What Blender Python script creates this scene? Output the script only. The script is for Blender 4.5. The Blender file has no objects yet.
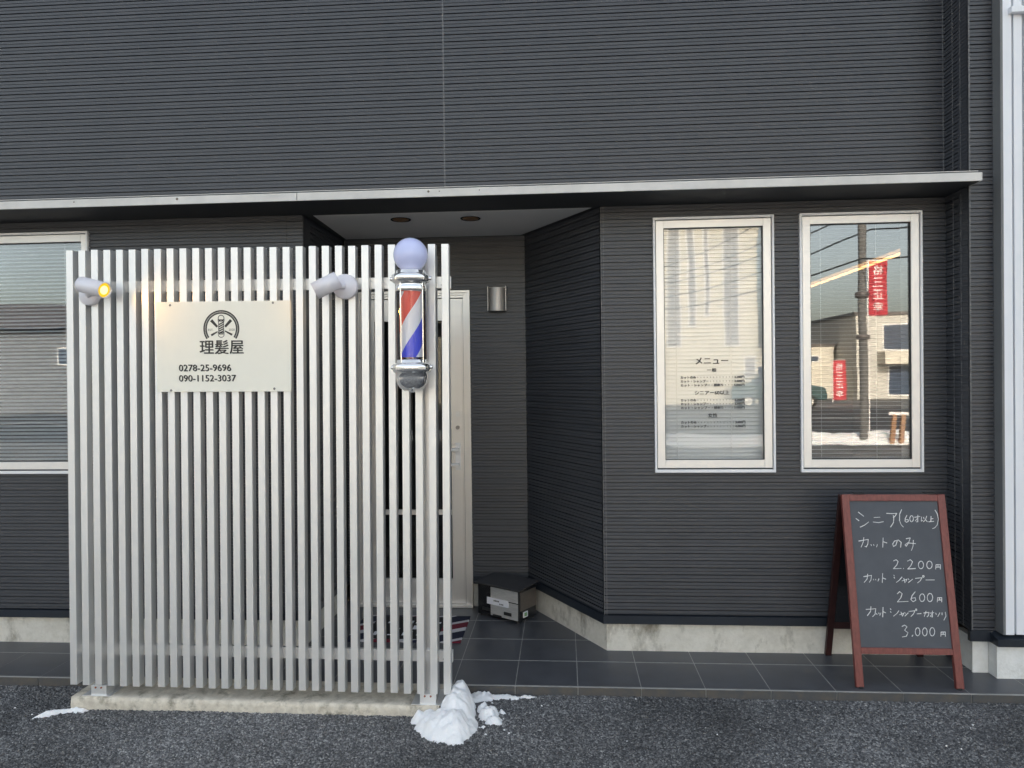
import bpy, math, random
import numpy as np
from mathutils import Vector, Matrix, noise
random.seed(7)
S = bpy.context.scene
COL = S.collection
PI = math.pi

# ------------------------------------------------------------------ materials
def mat(name, base=(.5, .5, .5), rough=.6, metal=0.0, var=0.0, vscale=3.0, bump=0.0, bscale=60.0,
        vcol=None, stretch=(1, 1, 1), spec=.5, bdist=.002, coat=0.0, rvar=0.0):
    m = bpy.data.materials.new(name); m.use_nodes = True
    nt = m.node_tree; b = nt.nodes['Principled BSDF']
    b.inputs['Base Color'].default_value = (*base, 1); b.inputs['Roughness'].default_value = rough
    b.inputs['Metallic'].default_value = metal; b.inputs['Specular IOR Level'].default_value = spec
    b.inputs['Coat Weight'].default_value = coat
    tc = nt.nodes.new('ShaderNodeTexCoord'); mp = nt.nodes.new('ShaderNodeMapping')
    nt.links.new(tc.outputs['Object'], mp.inputs['Vector']); mp.inputs['Scale'].default_value = stretch
    if var > 0:
        n = nt.nodes.new('ShaderNodeTexNoise'); n.inputs['Scale'].default_value = vscale
        n.inputs['Detail'].default_value = 6; n.inputs['Roughness'].default_value = .65
        nt.links.new(mp.outputs[0], n.inputs['Vector'])
        r = nt.nodes.new('ShaderNodeValToRGB')
        v = vcol if vcol else tuple(c * (1 - var) for c in base)
        r.color_ramp.elements[0].position = .32; r.color_ramp.elements[1].position = .62
        r.color_ramp.elements[0].color = (*v, 1); r.color_ramp.elements[1].color = (*base, 1)
        nt.links.new(n.outputs[0], r.inputs[0]); nt.links.new(r.outputs[0], b.inputs['Base Color'])
        if rvar:
            mr = nt.nodes.new('ShaderNodeMapRange'); mr.inputs[3].default_value = rough - rvar; mr.inputs[4].default_value = rough + rvar
            nt.links.new(n.outputs[0], mr.inputs[0]); nt.links.new(mr.outputs[0], b.inputs['Roughness'])
    if bump > 0:
        n2 = nt.nodes.new('ShaderNodeTexNoise'); n2.inputs['Scale'].default_value = bscale; n2.inputs['Detail'].default_value = 4
        nt.links.new(mp.outputs[0], n2.inputs['Vector'])
        bp = nt.nodes.new('ShaderNodeBump'); bp.inputs['Strength'].default_value = bump; bp.inputs['Distance'].default_value = bdist
        nt.links.new(n2.outputs[0], bp.inputs['Height']); nt.links.new(bp.outputs[0], b.inputs['Normal'])
    return m

def emat(name, col, st):
    m = bpy.data.materials.new(name); m.use_nodes = True; nt = m.node_tree
    nt.nodes.clear(); e = nt.nodes.new('ShaderNodeEmission'); o = nt.nodes.new('ShaderNodeOutputMaterial')
    e.inputs[0].default_value = (*col, 1); e.inputs[1].default_value = st
    nt.links.new(e.outputs[0], o.inputs[0]); return m

def glassmat(name, fac=.15, tint=(.9, .93, .94), wav=0.0, wscale=3.0):
    m = bpy.data.materials.new(name); m.use_nodes = True; nt = m.node_tree
    nt.nodes.clear(); o = nt.nodes.new('ShaderNodeOutputMaterial')
    t = nt.nodes.new('ShaderNodeBsdfTransparent'); t.inputs[0].default_value = (*tint, 1)
    g = nt.nodes.new('ShaderNodeBsdfGlossy'); g.inputs['Roughness'].default_value = 0.0
    lw = nt.nodes.new('ShaderNodeFresnel'); lw.inputs[0].default_value = 1.5
    ad = nt.nodes.new('ShaderNodeMath'); ad.operation = 'ADD'; ad.inputs[1].default_value = fac - .04; ad.use_clamp = True
    mx = nt.nodes.new('ShaderNodeMixShader')
    nt.links.new(lw.outputs[0], ad.inputs[0]); nt.links.new(ad.outputs[0], mx.inputs[0])
    nt.links.new(t.outputs[0], mx.inputs[1]); nt.links.new(g.outputs[0], mx.inputs[2]); nt.links.new(mx.outputs[0], o.inputs[0])
    if wav:
        tc = nt.nodes.new('ShaderNodeTexCoord'); n = nt.nodes.new('ShaderNodeTexNoise'); n.inputs['Scale'].default_value = wscale
        n.inputs['Detail'].default_value = 1
        bp = nt.nodes.new('ShaderNodeBump'); bp.inputs['Strength'].default_value = 1; bp.inputs['Distance'].default_value = wav
        nt.links.new(tc.outputs['Object'], n.inputs['Vector']); nt.links.new(n.outputs[0], bp.inputs['Height'])
        nt.links.new(bp.outputs[0], g.inputs['Normal']); 
    return m

M = {}
M['siding'] = mat('siding', (.059, .0625, .072), .42, var=.18, vscale=5, stretch=(.6, .6, 1), bump=.35, bscale=220, bdist=.0012, rvar=.06)
M['sidingtrim'] = mat('siding_trim', (.15, .15, .155), .5, var=.6, vscale=45)
M['flash'] = mat('flashing', (.020, .026, .036), .35, metal=.0, var=.3, vscale=4)
M['soffit'] = mat('soffit', (.78, .77, .76), .7, var=.06, vscale=2)
M['fascia'] = mat('fascia', (.62, .605, .58), .5, metal=.2, var=.16, vscale=5)
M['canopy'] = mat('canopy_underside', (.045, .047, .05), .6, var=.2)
M['slat'] = mat('slat_metal', (.83, .825, .81), .42, metal=.62, var=.05, vscale=2.5, bump=.04, bscale=300)
M['post'] = mat('post_metal', (.80, .79, .78), .34, metal=.6, var=.06)
M['alu'] = mat('door_aluminium', (.80, .77, .73), .34, metal=.7, var=.05, vscale=2)
M['sash'] = mat('window_sash', (.86, .83, .79), .34, metal=.35, var=.03)
M['sashwhite'] = mat('window_frame_white', (.84, .84, .85), .35, var=.02)
M['stain'] = mat('dirt_stain', (.16, .13, .10), .9)
M['gasket'] = mat('gasket', (.05, .05, .05), .7)
M['inner'] = mat('inner_reveal', (.8, .79, .76), .7, var=.04)
M['blind'] = mat('blind_slat', (.92, .93, .94), .45, var=.02, vscale=5)
M['cord'] = mat('cord', (.75, .75, .74), .8)
M['whitemetal'] = mat('white_cladding', (.80, .82, .86), .4, var=.05, vscale=1.5, bump=.04)
M['sidegrey'] = mat('side_trim_grey', (.17, .175, .18), .5, var=.15)
M['signface'] = mat('sign_face', (.86, .845, .75), .5, var=.03, vscale=4)
M['ink'] = mat('ink', (.035, .033, .03), .6)
M['inkfade'] = mat('ink_fade', (.10, .095, .09), .6)
M['lampgrey'] = mat('lamp_housing', (.76, .75, .80), .4, metal=.1, var=.04)
M['lamplit'] = emat('lamp_lens', (1.0, .60, .03), .30)
M['bulb'] = emat('lamp_bulb', (1.0, .92, .40), .42)
M['chrome'] = mat('chrome', (.95, .94, .92), .10, metal=1, bump=.05, bscale=25, bdist=.004)
M['globe'] = mat('opal_globe', (.60, .65, .96), .25, coat=.4, var=.04)
M['tube'] = glassmat('tube_glass', .042, (.97, .97, .98))
M['glass'] = glassmat('window_glass', .165, (.97, .98, .98), wav=.0004, wscale=2.2)
M['glassb'] = glassmat('window_glass_plain', .085, (.98, .99, .99), wav=.0006, wscale=2.6)
M['glassl'] = glassmat('window_glass_grey', .12, (.9, .93, .95), wav=.0006, wscale=2.6)
M['doorglass'] = glassmat('door_glass', .042, (.5, .52, .52))
M['room'] = mat('room_wall', (.30, .28, .25), .9, var=.1)
M['roomfloor'] = mat('room_floor', (.16, .12, .09), .6, var=.2)
M['led'] = emat('led_tube', (1.0, .50, .18), .75)
M['tile'] = mat('paving_tile', (.088, .092, .103), .40, var=.25, vscale=9, bump=.35, bscale=140, bdist=.001, rvar=.08)
M['nosing'] = mat('tile_nosing', (.075, .077, .08), .6, var=.35, vscale=20, bump=.3, vcol=(.11, .095, .08))
M['grout'] = mat('grout', (.44, .43, .40), .9, var=.3, vscale=15)
M['wood'] = mat('red_wood', (.21, .052, .043), .42, var=.35, vscale=30, stretch=(4, 4, .5), bump=.15, bscale=60)
M['wooddark'] = mat('dark_red_wood', (.035, .009, .008), .5, var=.3, vscale=20)
M['board'] = mat('blackboard', (.086, .094, .110), .7, var=.16, vscale=6)
M['chalk'] = mat('chalk', (.82, .82, .82), .95, var=.35, vscale=300)
M['boxblack'] = mat('box_black', (.018, .018, .02), .25, coat=.3)
M['boxlid'] = mat('box_lid', (.06, .06, .064), .4, var=.25, vscale=14)
M['steel'] = mat('brushed_steel', (.62, .61, .59), .4, metal=.35, var=.2, vscale=20, stretch=(1, 1, 8))
M['steelb'] = mat('bright_steel', (.80, .80, .80), .35, metal=.4)
M['steelbrown'] = mat('dull_steel', (.22, .19, .165), .4, metal=.6, var=.2, vscale=9)
M['paper'] = mat('paper', (.80, .80, .84), .8)
M['green'] = mat('sticker_green', (.18, .35, .16), .7)
M['gold'] = mat('gold_reflector', (.35, .17, .06), .35, metal=.8)
M['rubber'] = mat('rubber', (.02, .02, .02), .8)
M['screw'] = mat('screw', (.28, .27, .26), .35, metal=.8)
M['rust'] = mat('rusty_bolt', (.28, .10, .06), .8)
M['lampmetal'] = mat('wall_lamp_metal', (.50, .48, .46), .45, metal=.6, var=.08)

def concrete(name, light, dark, stain, sscale, lo, hi, zs=1.0):
    m = mat(name, light, .9, var=.5, vscale=26, bump=.6, bscale=90, vcol=dark, bdist=.004)
    nt = m.node_tree; b = nt.nodes['Principled BSDF']
    src = b.inputs['Base Color'].links[0].from_socket
    tc = nt.nodes.new('ShaderNodeTexCoord'); mp = nt.nodes.new('ShaderNodeMapping'); mp.inputs['Scale'].default_value = (1, 1, zs)
    n = nt.nodes.new('ShaderNodeTexNoise'); n.inputs['Scale'].default_value = sscale; n.inputs['Detail'].default_value = 8
    n.inputs['Roughness'].default_value = .7
    r = nt.nodes.new('ShaderNodeMapRange'); r.inputs[1].default_value = lo; r.inputs[2].default_value = hi
    mx = nt.nodes.new('ShaderNodeMix'); mx.data_type = 'RGBA'
    nt.links.new(tc.outputs['Object'], mp.inputs[0]); nt.links.new(mp.outputs[0], n.inputs['Vector']); nt.links.new(n.outputs[0], r.inputs[0])
    nt.links.new(r.outputs[0], mx.inputs[0]); nt.links.new(src, mx.inputs[6]); mx.inputs[7].default_value = (*stain, 1)
    nt.links.new(mx.outputs[2], b.inputs['Base Color'])
    return m
M['plinth'] = concrete('plinth_render', (.70, .67, .60), (.60, .57, .50), (.25, .225, .18), 3.6, .52, .64, .5)
M['plinthwhite'] = concrete('plinth_white', (.82, .82, .80), (.74, .74, .71), (.5, .48, .44), 4, .58, .72)
M['concrete'] = concrete('footing_concrete', (.74, .68, .57), (.54, .48, .39), (.30, .27, .21), 12, .52, .66)

def asphalt():
    m = bpy.data.materials.new('asphalt'); m.use_nodes = True; nt = m.node_tree; b = nt.nodes['Principled BSDF']
    b.inputs['Roughness'].default_value = .62
    tc = nt.nodes.new('ShaderNodeTexCoord')
    v = nt.nodes.new('ShaderNodeTexVoronoi'); v.inputs['Scale'].default_value = 150; v.inputs['Randomness'].default_value = 1
    nt.links.new(tc.outputs['Object'], v.inputs['Vector'])
    sep = nt.nodes.new('ShaderNodeSeparateColor'); nt.links.new(v.outputs['Color'], sep.inputs[0])
    r = nt.nodes.new('ShaderNodeValToRGB'); e = r.color_ramp.elements
    e[0].position = 0; e[0].color = (.036, .036, .038, 1); e[1].position = 1; e[1].color = (.30, .297, .285, 1)
    x = r.color_ramp.elements.new(.55); x.color = (.098, .098, .100, 1)
    x = r.color_ramp.elements.new(.88); x.color = (.20, .198, .194, 1)
    nt.links.new(sep.outputs[0], r.inputs[0])
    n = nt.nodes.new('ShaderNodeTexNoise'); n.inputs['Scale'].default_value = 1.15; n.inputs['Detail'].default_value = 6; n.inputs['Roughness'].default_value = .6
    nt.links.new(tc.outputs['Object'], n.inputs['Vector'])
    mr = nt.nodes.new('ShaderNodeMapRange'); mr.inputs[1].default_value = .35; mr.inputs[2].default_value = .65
    mr.inputs[3].default_value = .82; mr.inputs[4].default_value = 1.95  # broad random tone; its lighter patches put reflected sunlight into the colour
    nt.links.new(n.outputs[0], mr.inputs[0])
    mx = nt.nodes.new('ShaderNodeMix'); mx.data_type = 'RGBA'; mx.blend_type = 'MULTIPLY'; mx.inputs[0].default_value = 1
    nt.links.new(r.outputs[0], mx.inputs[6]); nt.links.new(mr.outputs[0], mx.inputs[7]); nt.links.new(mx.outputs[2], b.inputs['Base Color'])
    bp = nt.nodes.new('ShaderNodeBump'); bp.invert = True; bp.inputs['Strength'].default_value = .9; bp.inputs['Distance'].default_value = .006
    nt.links.new(v.outputs['Distance'], bp.inputs['Height']); nt.links.new(bp.outputs[0], b.inputs['Normal'])
    return m
M['asphalt'] = asphalt()

def snowmat():
    m = mat('snow', (.955, .96, .97), .6, var=.05, vscale=60, bump=.9, bscale=260, bdist=.003)
    b = m.node_tree.nodes['Principled BSDF']; b.inputs['Subsurface Weight'].default_value = .25
    b.inputs['Subsurface Radius'].default_value = (.02, .025, .03); b.inputs['Subsurface Scale'].default_value = .6
    return m
M['snow'] = snowmat()

def stripemat():
    m = bpy.data.materials.new('barber_stripes'); m.use_nodes = True; nt = m.node_tree; b = nt.nodes['Principled BSDF']
    b.inputs['Roughness'].default_value = .35
    tc = nt.nodes.new('ShaderNodeTexCoord'); s = nt.nodes.new('ShaderNodeSeparateXYZ'); nt.links.new(tc.outputs['Object'], s.inputs[0])
    def ma(op, a=None, b_=None, va=0, vb=0):
        n = nt.nodes.new('ShaderNodeMath'); n.operation = op
        n.inputs[0].default_value = va; n.inputs[1].default_value = vb
        if a: nt.links.new(a, n.inputs[0])
        if b_: nt.links.new(b_, n.inputs[1])
        return n.outputs[0]
    ny = ma('MULTIPLY', s.outputs[1], vb=-1)
    th = ma('ARCTAN2', s.outputs[0], ny)
    a = ma('MULTIPLY', th, vb=.46 / (2 * PI) / .46)
    z = ma('MULTIPLY', s.outputs[2], vb=1 / .46)
    d = ma('SUBTRACT', z, a); d2 = ma('ADD', d, vb=.775); fr = ma('FRACT', d2)
    r = nt.nodes.new('ShaderNodeValToRGB'); r.color_ramp.interpolation = 'CONSTANT'; e = r.color_ramp.elements
    e[0].position = 0; e[0].color = (.03, .06, .80, 1); e[1].position = .25; e[1].color = (.88, .90, .95, 1)
    x = e.new(.5); x.color = (.85, .09, .05, 1); x = e.new(.76); x.color = (.88, .90, .95, 1)
    nt.links.new(fr, r.inputs[0]); nt.links.new(r.outputs[0], b.inputs['Base Color'])
    return m
M['stripes'] = stripemat()

# ------------------------------------------------------------------ mesh builder
class MB:
    def __init__(s): s.v = []; s.f = []; s.sm = []
    def add(s, vs, fs, smooth=False):
        o = len(s.v); s.v += [tuple(v) for v in vs]; s.f += [tuple(i + o for i in f) for f in fs]; s.sm += [smooth] * len(fs); return s
    def box(s, x0, x1, y0, y1, z0, z1):
        vs = [(x, y, z) for x in (x0, x1) for y in (y0, y1) for z in (z0, z1)]
        return s.add(vs, [(0, 1, 3, 2), (4, 6, 7, 5), (0, 4, 5, 1), (2, 3, 7, 6), (0, 2, 6, 4), (1, 5, 7, 3)])
    def hexa(s, p):  # p: 4 bottom ccw, 4 top ccw
        return s.add(p, [(3, 2, 1, 0), (4, 5, 6, 7), (0, 1, 5, 4), (1, 2, 6, 5), (2, 3, 7, 6), (3, 0, 4, 7)])
    def bar(s, a, b, w, d, up=(0, 0, 1)):  # rectangular bar between a and b
        a = Vector(a); b = Vector(b); t = (b - a).normalized(); u = Vector(up); x = t.cross(u)
        if x.length < 1e-4: x = t.cross(Vector((0, 1, 0)))
        x.normalize(); y = x.cross(t)
        p = []
        for q in (a, b):
            for sx, sy in ((-1, -1), (1, -1), (1, 1), (-1, 1)): p.append(q + x * sx * w / 2 + y * sy * d / 2)
        return s.hexa(p)
    def lathe(s, prof, c=(0, 0, 0), axis=(0, 0, 1), n=40, smooth=True):
        ax = Vector(axis).normalized(); q = Vector((0, 0, 1)).rotation_difference(ax); c = Vector(c)
        vs = []; fs = []
        for r, z in prof:
            for k in range(n):
                t = 2 * PI * k / n; vs.append(c + q @ Vector((r * math.cos(t), r * math.sin(t), z)))
        m = len(prof)
        for i in range(m - 1):
            for k in range(n):
                k2 = (k + 1) % n; fs.append((i * n + k, i * n + k2, (i + 1) * n + k2, (i + 1) * n + k))
        s.add(vs, fs, smooth)
        if prof[0][0] > 1e-5: s.add([vs[k] for k in range(n)], [tuple(range(n - 1, -1, -1))])
        if prof[-1][0] > 1e-5: s.add([vs[(m - 1) * n + k] for k in range(n)], [tuple(range(n))])
        return s
    def cyl(s, a, b, r, n=24, r2=None):
        a = Vector(a); b = Vector(b); L = (b - a).length
        return s.lathe([(r, 0), (r if r2 is None else r2, L)], a, b - a, n)
    def tube(s, pts, r, n=8):
        for i in range(len(pts) - 1): s.cyl(pts[i], pts[i + 1], r, n)
        return s
    def build(s, name, m, parent=None, bevel=0, origin=None):
        me = bpy.data.meshes.new(name); off = Vector((0, 0, 0))
        q = parent
        while q is not None: off += q.location; q = q.parent
        if origin is not None: off = Vector(origin)
        me.from_pydata([(v[0] - off.x, v[1] - off.y, v[2] - off.z) for v in s.v], [], s.f)
        me.polygons.foreach_set('use_smooth', s.sm)
        me.materials.append(m); me.update()
        o = bpy.data.objects.new(name, me); COL.objects.link(o); o.parent = parent
        if origin is not None and parent is None: o.location = off
        if bevel:
            b = o.modifiers.new('bevel', 'BEVEL'); b.width = bevel; b.segments = 2; b.limit_method = 'ANGLE'
        return o

def box(name, m, parent, *a, bevel=0): return MB().box(*a).build(name, m, parent, bevel)
def empty(name, loc, label=None, cat=None, group=None):
    o = bpy.data.objects.new(name, None); o.location = loc; COL.objects.link(o); o.empty_display_size = .1
    tag(o, label, cat, group); return o
def tag(o, label=None, cat=None, group=None, kind=None):
    if label: o['label'] = label
    if cat: o['category'] = cat
    if group: o['group'] = group
    if kind: o['kind'] = kind
    return o

def text_mb(body, x0, x1, z0, z1, y, bold=0, shear=0, mirror=False):
    """built-in font text, fitted to a rectangle of the plane y (facing -Y), or facing +Y if mirror"""
    cu = bpy.data.curves.new('t', 'FONT'); cu.body = body; cu.resolution_u = 3; cu.shear = shear; cu.offset = bold
    ob = bpy.data.objects.new('t', cu); COL.objects.link(ob)
    dg = bpy.context.evaluated_depsgraph_get(); me = bpy.data.meshes.new_from_object(ob.evaluated_get(dg))
    vs = [tuple(v.co) for v in me.vertices]; fs = [tuple(p.vertices) for p in me.polygons]
    bpy.data.objects.remove(ob); bpy.data.curves.remove(cu); bpy.data.meshes.remove(me)
    mb = MB()
    if not vs: return mb
    ax = min(v[0] for v in vs); bx = max(v[0] for v in vs); ay = min(v[1] for v in vs); by = max(v[1] for v in vs)
    o = []
    for v in vs:
        u = (v[0] - ax) / (bx - ax); w = (v[1] - ay) / max(by - ay, 1e-6)
        o.append(((x1 - u * (x1 - x0)) if mirror else (x0 + u * (x1 - x0)), y, z0 + w * (z1 - z0)))
    mb.add(o, fs if not mirror else [f[::-1] for f in fs])
    return mb

# ------------------------------------------------------------------ camera
f = 723.0
Yc = Vector((50.5, 7, -f)).normalized(); Xc = Vector((10492., 115, 723)).normalized()
Xc = (Xc - Yc * Xc.dot(Yc)).normalized(); Zc = Xc.cross(Yc)
R = Matrix((Xc, Yc, Zc))            # rows = world axes in camera coords -> camera-to-world
cam = bpy.data.cameras.new('camera'); cam.sensor_width = 36; cam.lens = 36 * f / 1024; cam.clip_end = 2000; cam.clip_start = .05
co = bpy.data.objects.new('camera', cam); COL.objects.link(co)
co.matrix_world = Matrix.Translation((0, 0, 1.472)) @ R.to_4x4()
S.camera = co

# ------------------------------------------------------------------ the shop building
B = empty('shop_building', (0, 3.875, 0), 'dark charcoal ribbed-siding shop front with thin metal canopy and recessed entrance', 'building')
P = .0377
PROF = [(0, -.011), (.0052, -.011), (.0058, 0), (.0192, -.0004), (.0202, -.0032), (.0222, -.0032), (.0232, 0), (.0370, 0)]
def siding(name, a, b, z0, z1, holes=(), th=.12, mm=None):
    """ribbed cladding from a to b (XY), outside on the right of a->b (for a->b = +X the outside is -Y)"""
    a = Vector((*a, 0)); b = Vector((*b, 0)); L = (b - a).length; t = (b - a) / L; n = Vector((t.y, -t.x, 0))
    cuts = sorted({0, L} | {h[0] for h in holes} | {h[1] for h in holes})
    mb = MB()
    for s0, s1 in zip(cuts[:-1], cuts[1:]):
        iv = [(z0, z1)]
        for h in holes:
            if h[0] <= s0 + 1e-6 and h[1] >= s1 - 1e-6:
                nw = []
                for (p, q) in iv:
                    if h[2] > p: nw.append((p, min(q, h[2])))
                    if h[3] < q: nw.append((max(p, h[3]), q))
                iv = nw
        for (p, q) in iv:
            pts = []
            k = math.floor(p / P)
            while k * P < q:
                for dz, off in PROF:
                    z = k * P + dz
                    if p < z < q: pts.append((z, off))
                k += 1
            pts = [(p, pts[0][1])] + pts + [(q, pts[-1][1])]
            vs = []
            for z, off in pts:
                for s_ in (s0, s1):
                    w = a + t * s_ + n * off; vs.append((w.x, w.y, z))
            mb.add(vs, [(2 * i, 2 * i + 1, 2 * i + 3, 2 * i + 2) for i in range(len(pts) - 1)])
            c = []
            for z in (p, q):
                for s_, o_ in ((s0, -.0115), (s1, -.0115), (s1, -th), (s0, -th)):
                    w = a + t * s_ + n * o_; c.append((w.x, w.y, z))
            mb.hexa(c)
    return mb.build(name, mm or M['siding'], B)

YW = 3.875; ZC = 2.374
XL, XR = -5.6, 4.6
W1 = (.484, 1.108, .960, 2.306); W2 = (1.238, 1.854, .960, 2.308); W3 = (-4.25, -2.632, .962, 2.316)
def hole(w, x0, g=.004): return (w[0] - x0 + g, w[1] - x0 - g, w[2] + g, w[3] - g)
siding('wall', (XL, YW), (-1.41, YW), .199, ZC, [hole(W3, XL)])
siding('wall', (-1.41, YW + .0125), (-1.41, 4.60), .165, ZC, th=.10)
siding('wall', (-1.4, 4.60), (-.232, 4.60), .165, ZC, [(.05, -.588 + 1.4, -1, 2.036)])
siding('wall', (-.232, 4.60), (.2015, YW + .0125), .205, ZC)
siding('wall', (.209, YW), (1.99, YW), .205, ZC, [hole(W1, .209), hole(W2, .209)])
siding('wall', (XL, YW), (1.99, YW), 2.424, 5.7)
siding('wall', (1.975, YW), (1.975, 3.674), .21, 5.7, th=.05)
siding('wall', (1.977, 3.66), (2.096, 3.66), .215, 5.7, th=.10)
# corner trims and panel joints
def strip(x, y, z0, z1, w=.006, d=.0015): MB().box(x - w / 2, x + w / 2, y - d, y + .004, z0, z1).build('joint_strip', M['sidingtrim'], B)
strip(-.622, YW, 2.424, 5.7, .0075, .0005); MB().box(-1.503, -1.498, YW - .001, YW + .004, .199, ZC).build('joint_strip', M['gasket'], B); strip(.224, YW, .18, ZC, .004); strip(.2105, YW, .18, ZC, .0035)
strip(1.966, YW, 2.424, 5.7, .004); strip(-3.65, YW, 2.424, 5.7, .0045)
for yy in (3.73, 3.80): MB().box(1.9735, 1.977, yy, yy + .005, .21, 5.7).build('joint_strip', M['sidingtrim'], B)
MB().box(1.9755, 1.982, 3.6585, 3.6625, .215, 5.7).build('joint_strip', M['sidingtrim'], B)
# flashing along the siding foot, plinth below
def follow(name, pts, d0, d1, z0, z1, m, slope=0):
    """moulding following plan polyline pts (outside on the right), from offset d0 (out) to d1 (in)"""
    n = len(pts); V = [Vector((p[0], p[1], 0)) for p in pts]
    def off(i, d):
        ds = []
        if i > 0: t = (V[i] - V[i - 1]).normalized(); ds.append(Vector((t.y, -t.x, 0)))
        if i < n - 1: t = (V[i + 1] - V[i]).normalized(); ds.append(Vector((t.y, -t.x, 0)))
        if len(ds) == 1: return V[i] + ds[0] * d
        m_ = (ds[0] + ds[1]).normalized(); return V[i] + m_ * (d / max(m_.dot(ds[0]), .3))
    mb = MB()
    for i in range(n - 1):
        a0, b0, a1, b1 = off(i, d0), off(i + 1, d0), off(i, d1), off(i + 1, d1)
        mb.hexa([(a0.x, a0.y, z0), (b0.x, b0.y, z0), (b1.x, b1.y, z0), (a1.x, a1.y, z0),
                 (a0.x, a0.y, z1 - slope), (b0.x, b0.y, z1 - slope), (b1.x, b1.y, z1), (a1.x, a1.y, z1)])
    return mb.build(name, m, B)
path_r = [(-.585, 4.60), (-.232, 4.60), (.210, YW), (1.975, YW), (1.975, 3.66), (2.062, 3.66)]
follow('flashing', [(XL, YW), (-1.41, YW), (-1.41, 4.598)], .012, -.05, .152, .197, M['flash'], .004)
follow('flashing', path_r[:4], .012, -.05, .155, .203, M['flash'], .004)
follow('plinth', [(XL, YW), (-1.41, YW), (-1.41, 4.59)], -.022, -.12, -.03, .152, M['plinth'])
follow('plinth', path_r[:4], -.022, -.12, -.03, .155, M['plinth'])
follow('plinth', [(1.975, YW - .03), (1.975, 3.66), (2.062, 3.66)], -.022, -.06, -.03, .166, M['plinthwhite'])
MB().box(1.975 - .0125, 2.07, 3.646, 3.67, .165, .216).build('flashing', M['flash'], B)
MB().box(1.9905, 2.064, 3.681, 3.69, -.03, .166).build('plinth', M['plinthwhite'], B)
# white-clad neighbouring bay
box('white_cladding', M['whitemetal'], B, 2.10, XR, 3.632, 3.75, .215, 5.7)
rib = MB(); x = 2.1
for k in range(60):
    if x > XR - .1: break
    rib.box(x, x + .040, 3.600, 3.6325, .215, 5.7); rib.box(x + .052, x + .090, 3.604, 3.6325, .215, 5.7); x += .102
rib.build('cladding_rib', M['whitemetal'], B)
box('cladding_band', M['whitemetal'], B, 2.125, XR, 3.572, 3.5995, 3.165, 3.192)
box('corner_trim', M['sidegrey'], B, 2.088, 2.0995, 3.598, 3.72, .215, 5.7)
MB().hexa([(2.056, 3.583, .162), (XR, 3.583, .162), (XR, 3.66, .162), (2.056, 3.66, .162),
           (2.056, 3.583, .196), (XR, 3.583, .196), (XR, 3.66, .214), (2.056, 3.66, .214)]).build('flashing', M['flash'], B)
box('plinth', M['plinthwhite'], B, 2.066, XR, 3.612, 3.7, -.03, .162)
# canopy
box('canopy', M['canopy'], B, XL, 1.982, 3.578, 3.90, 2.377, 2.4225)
fa = MB(); xs = [XL, -3.6, -1.325, 1.984]
for a, b in zip(xs[:-1], xs[1:]): fa.box(a + .0015, b - .0015, 3.566, 3.577, 2.3755, 2.4155)
fa.box(1.9835, 1.987, 3.567, 3.86, 2.376, 2.415)
fa.build('canopy_fascia', M['fascia'], B, .001)
for X_, w_ in ((-.655, .012), (-.60, .006), (-1.95, .014), (-2.5, .008), (-.40, .006)): MB().lathe([(w_ * .5, 0), (w_ * .35, .0008), (0, .001)], (X_, 3.566, 2.402), (0, -1, 0), 9).build('stain', M['stain'], B)
box('canopy_flashing', M['fascia'], B, XL, 1.974, 3.577, 3.872, 2.4235, 2.4265)
# recess soffit
so = MB().add([(-1.36, 3.905, 2.3764), (.165, 3.905, 2.3764), (-.255, 4.592, 2.3764), (-1.385, 4.592, 2.3764),
               (-1.36, 3.905, 2.3776), (.165, 3.905, 2.3776), (-.255, 4.592, 2.3776), (-1.385, 4.592, 2.3776)],
              [(3, 2, 1, 0), (4, 5, 6, 7), (0, 1, 5, 4), (1, 2, 6, 5), (2, 3, 7, 6), (3, 0, 4, 7)]).build('soffit', M['soffit'], B)
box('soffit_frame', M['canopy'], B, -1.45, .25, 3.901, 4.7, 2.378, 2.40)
# shell: sides, back, roof, floors (closes the rooms and casts the building's shadow)
sh = MB(); sh.box(XL, XL + .12, 3.99, 9, -.05, 5.7); sh.box(XR - .12, XR, 3.76, 9, -.05, 5.7); sh.box(XL, XR, 9, 9.12, -.05, 5.7)
sh.build('outer_wall', M['siding'], B)
box('roof', M['flash'], B, XL - .05, XR + .05, 3.55, 9.2, 5.702, 5.82)
inn = MB(); inn.box(XL + .12, XR - .12, 4.0, 9, 2.46, 2.52)
inn.box(.33, .37, 4.05, 8.5, .02, 2.45); inn.box(3.3, 3.34, 3.76, 8.5, .02, 2.45); inn.box(.37, 3.3, 8.5, 8.54, .02, 2.45)
inn.box(-1.56, -1.52, 4.0, 8.5, .02, 2.45); inn.box(-5.4, -1.56, 7.5, 7.54, .02, 2.45)
inn.box(-1.52, .33, 6.4, 6.44, .02, 2.45)
inn.build('inner_wall', M['room'], B)
box('inner_floor', M['roomfloor'], B, XL + .12, XR - .12, 4.72, 9, -.03, .02)

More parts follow.
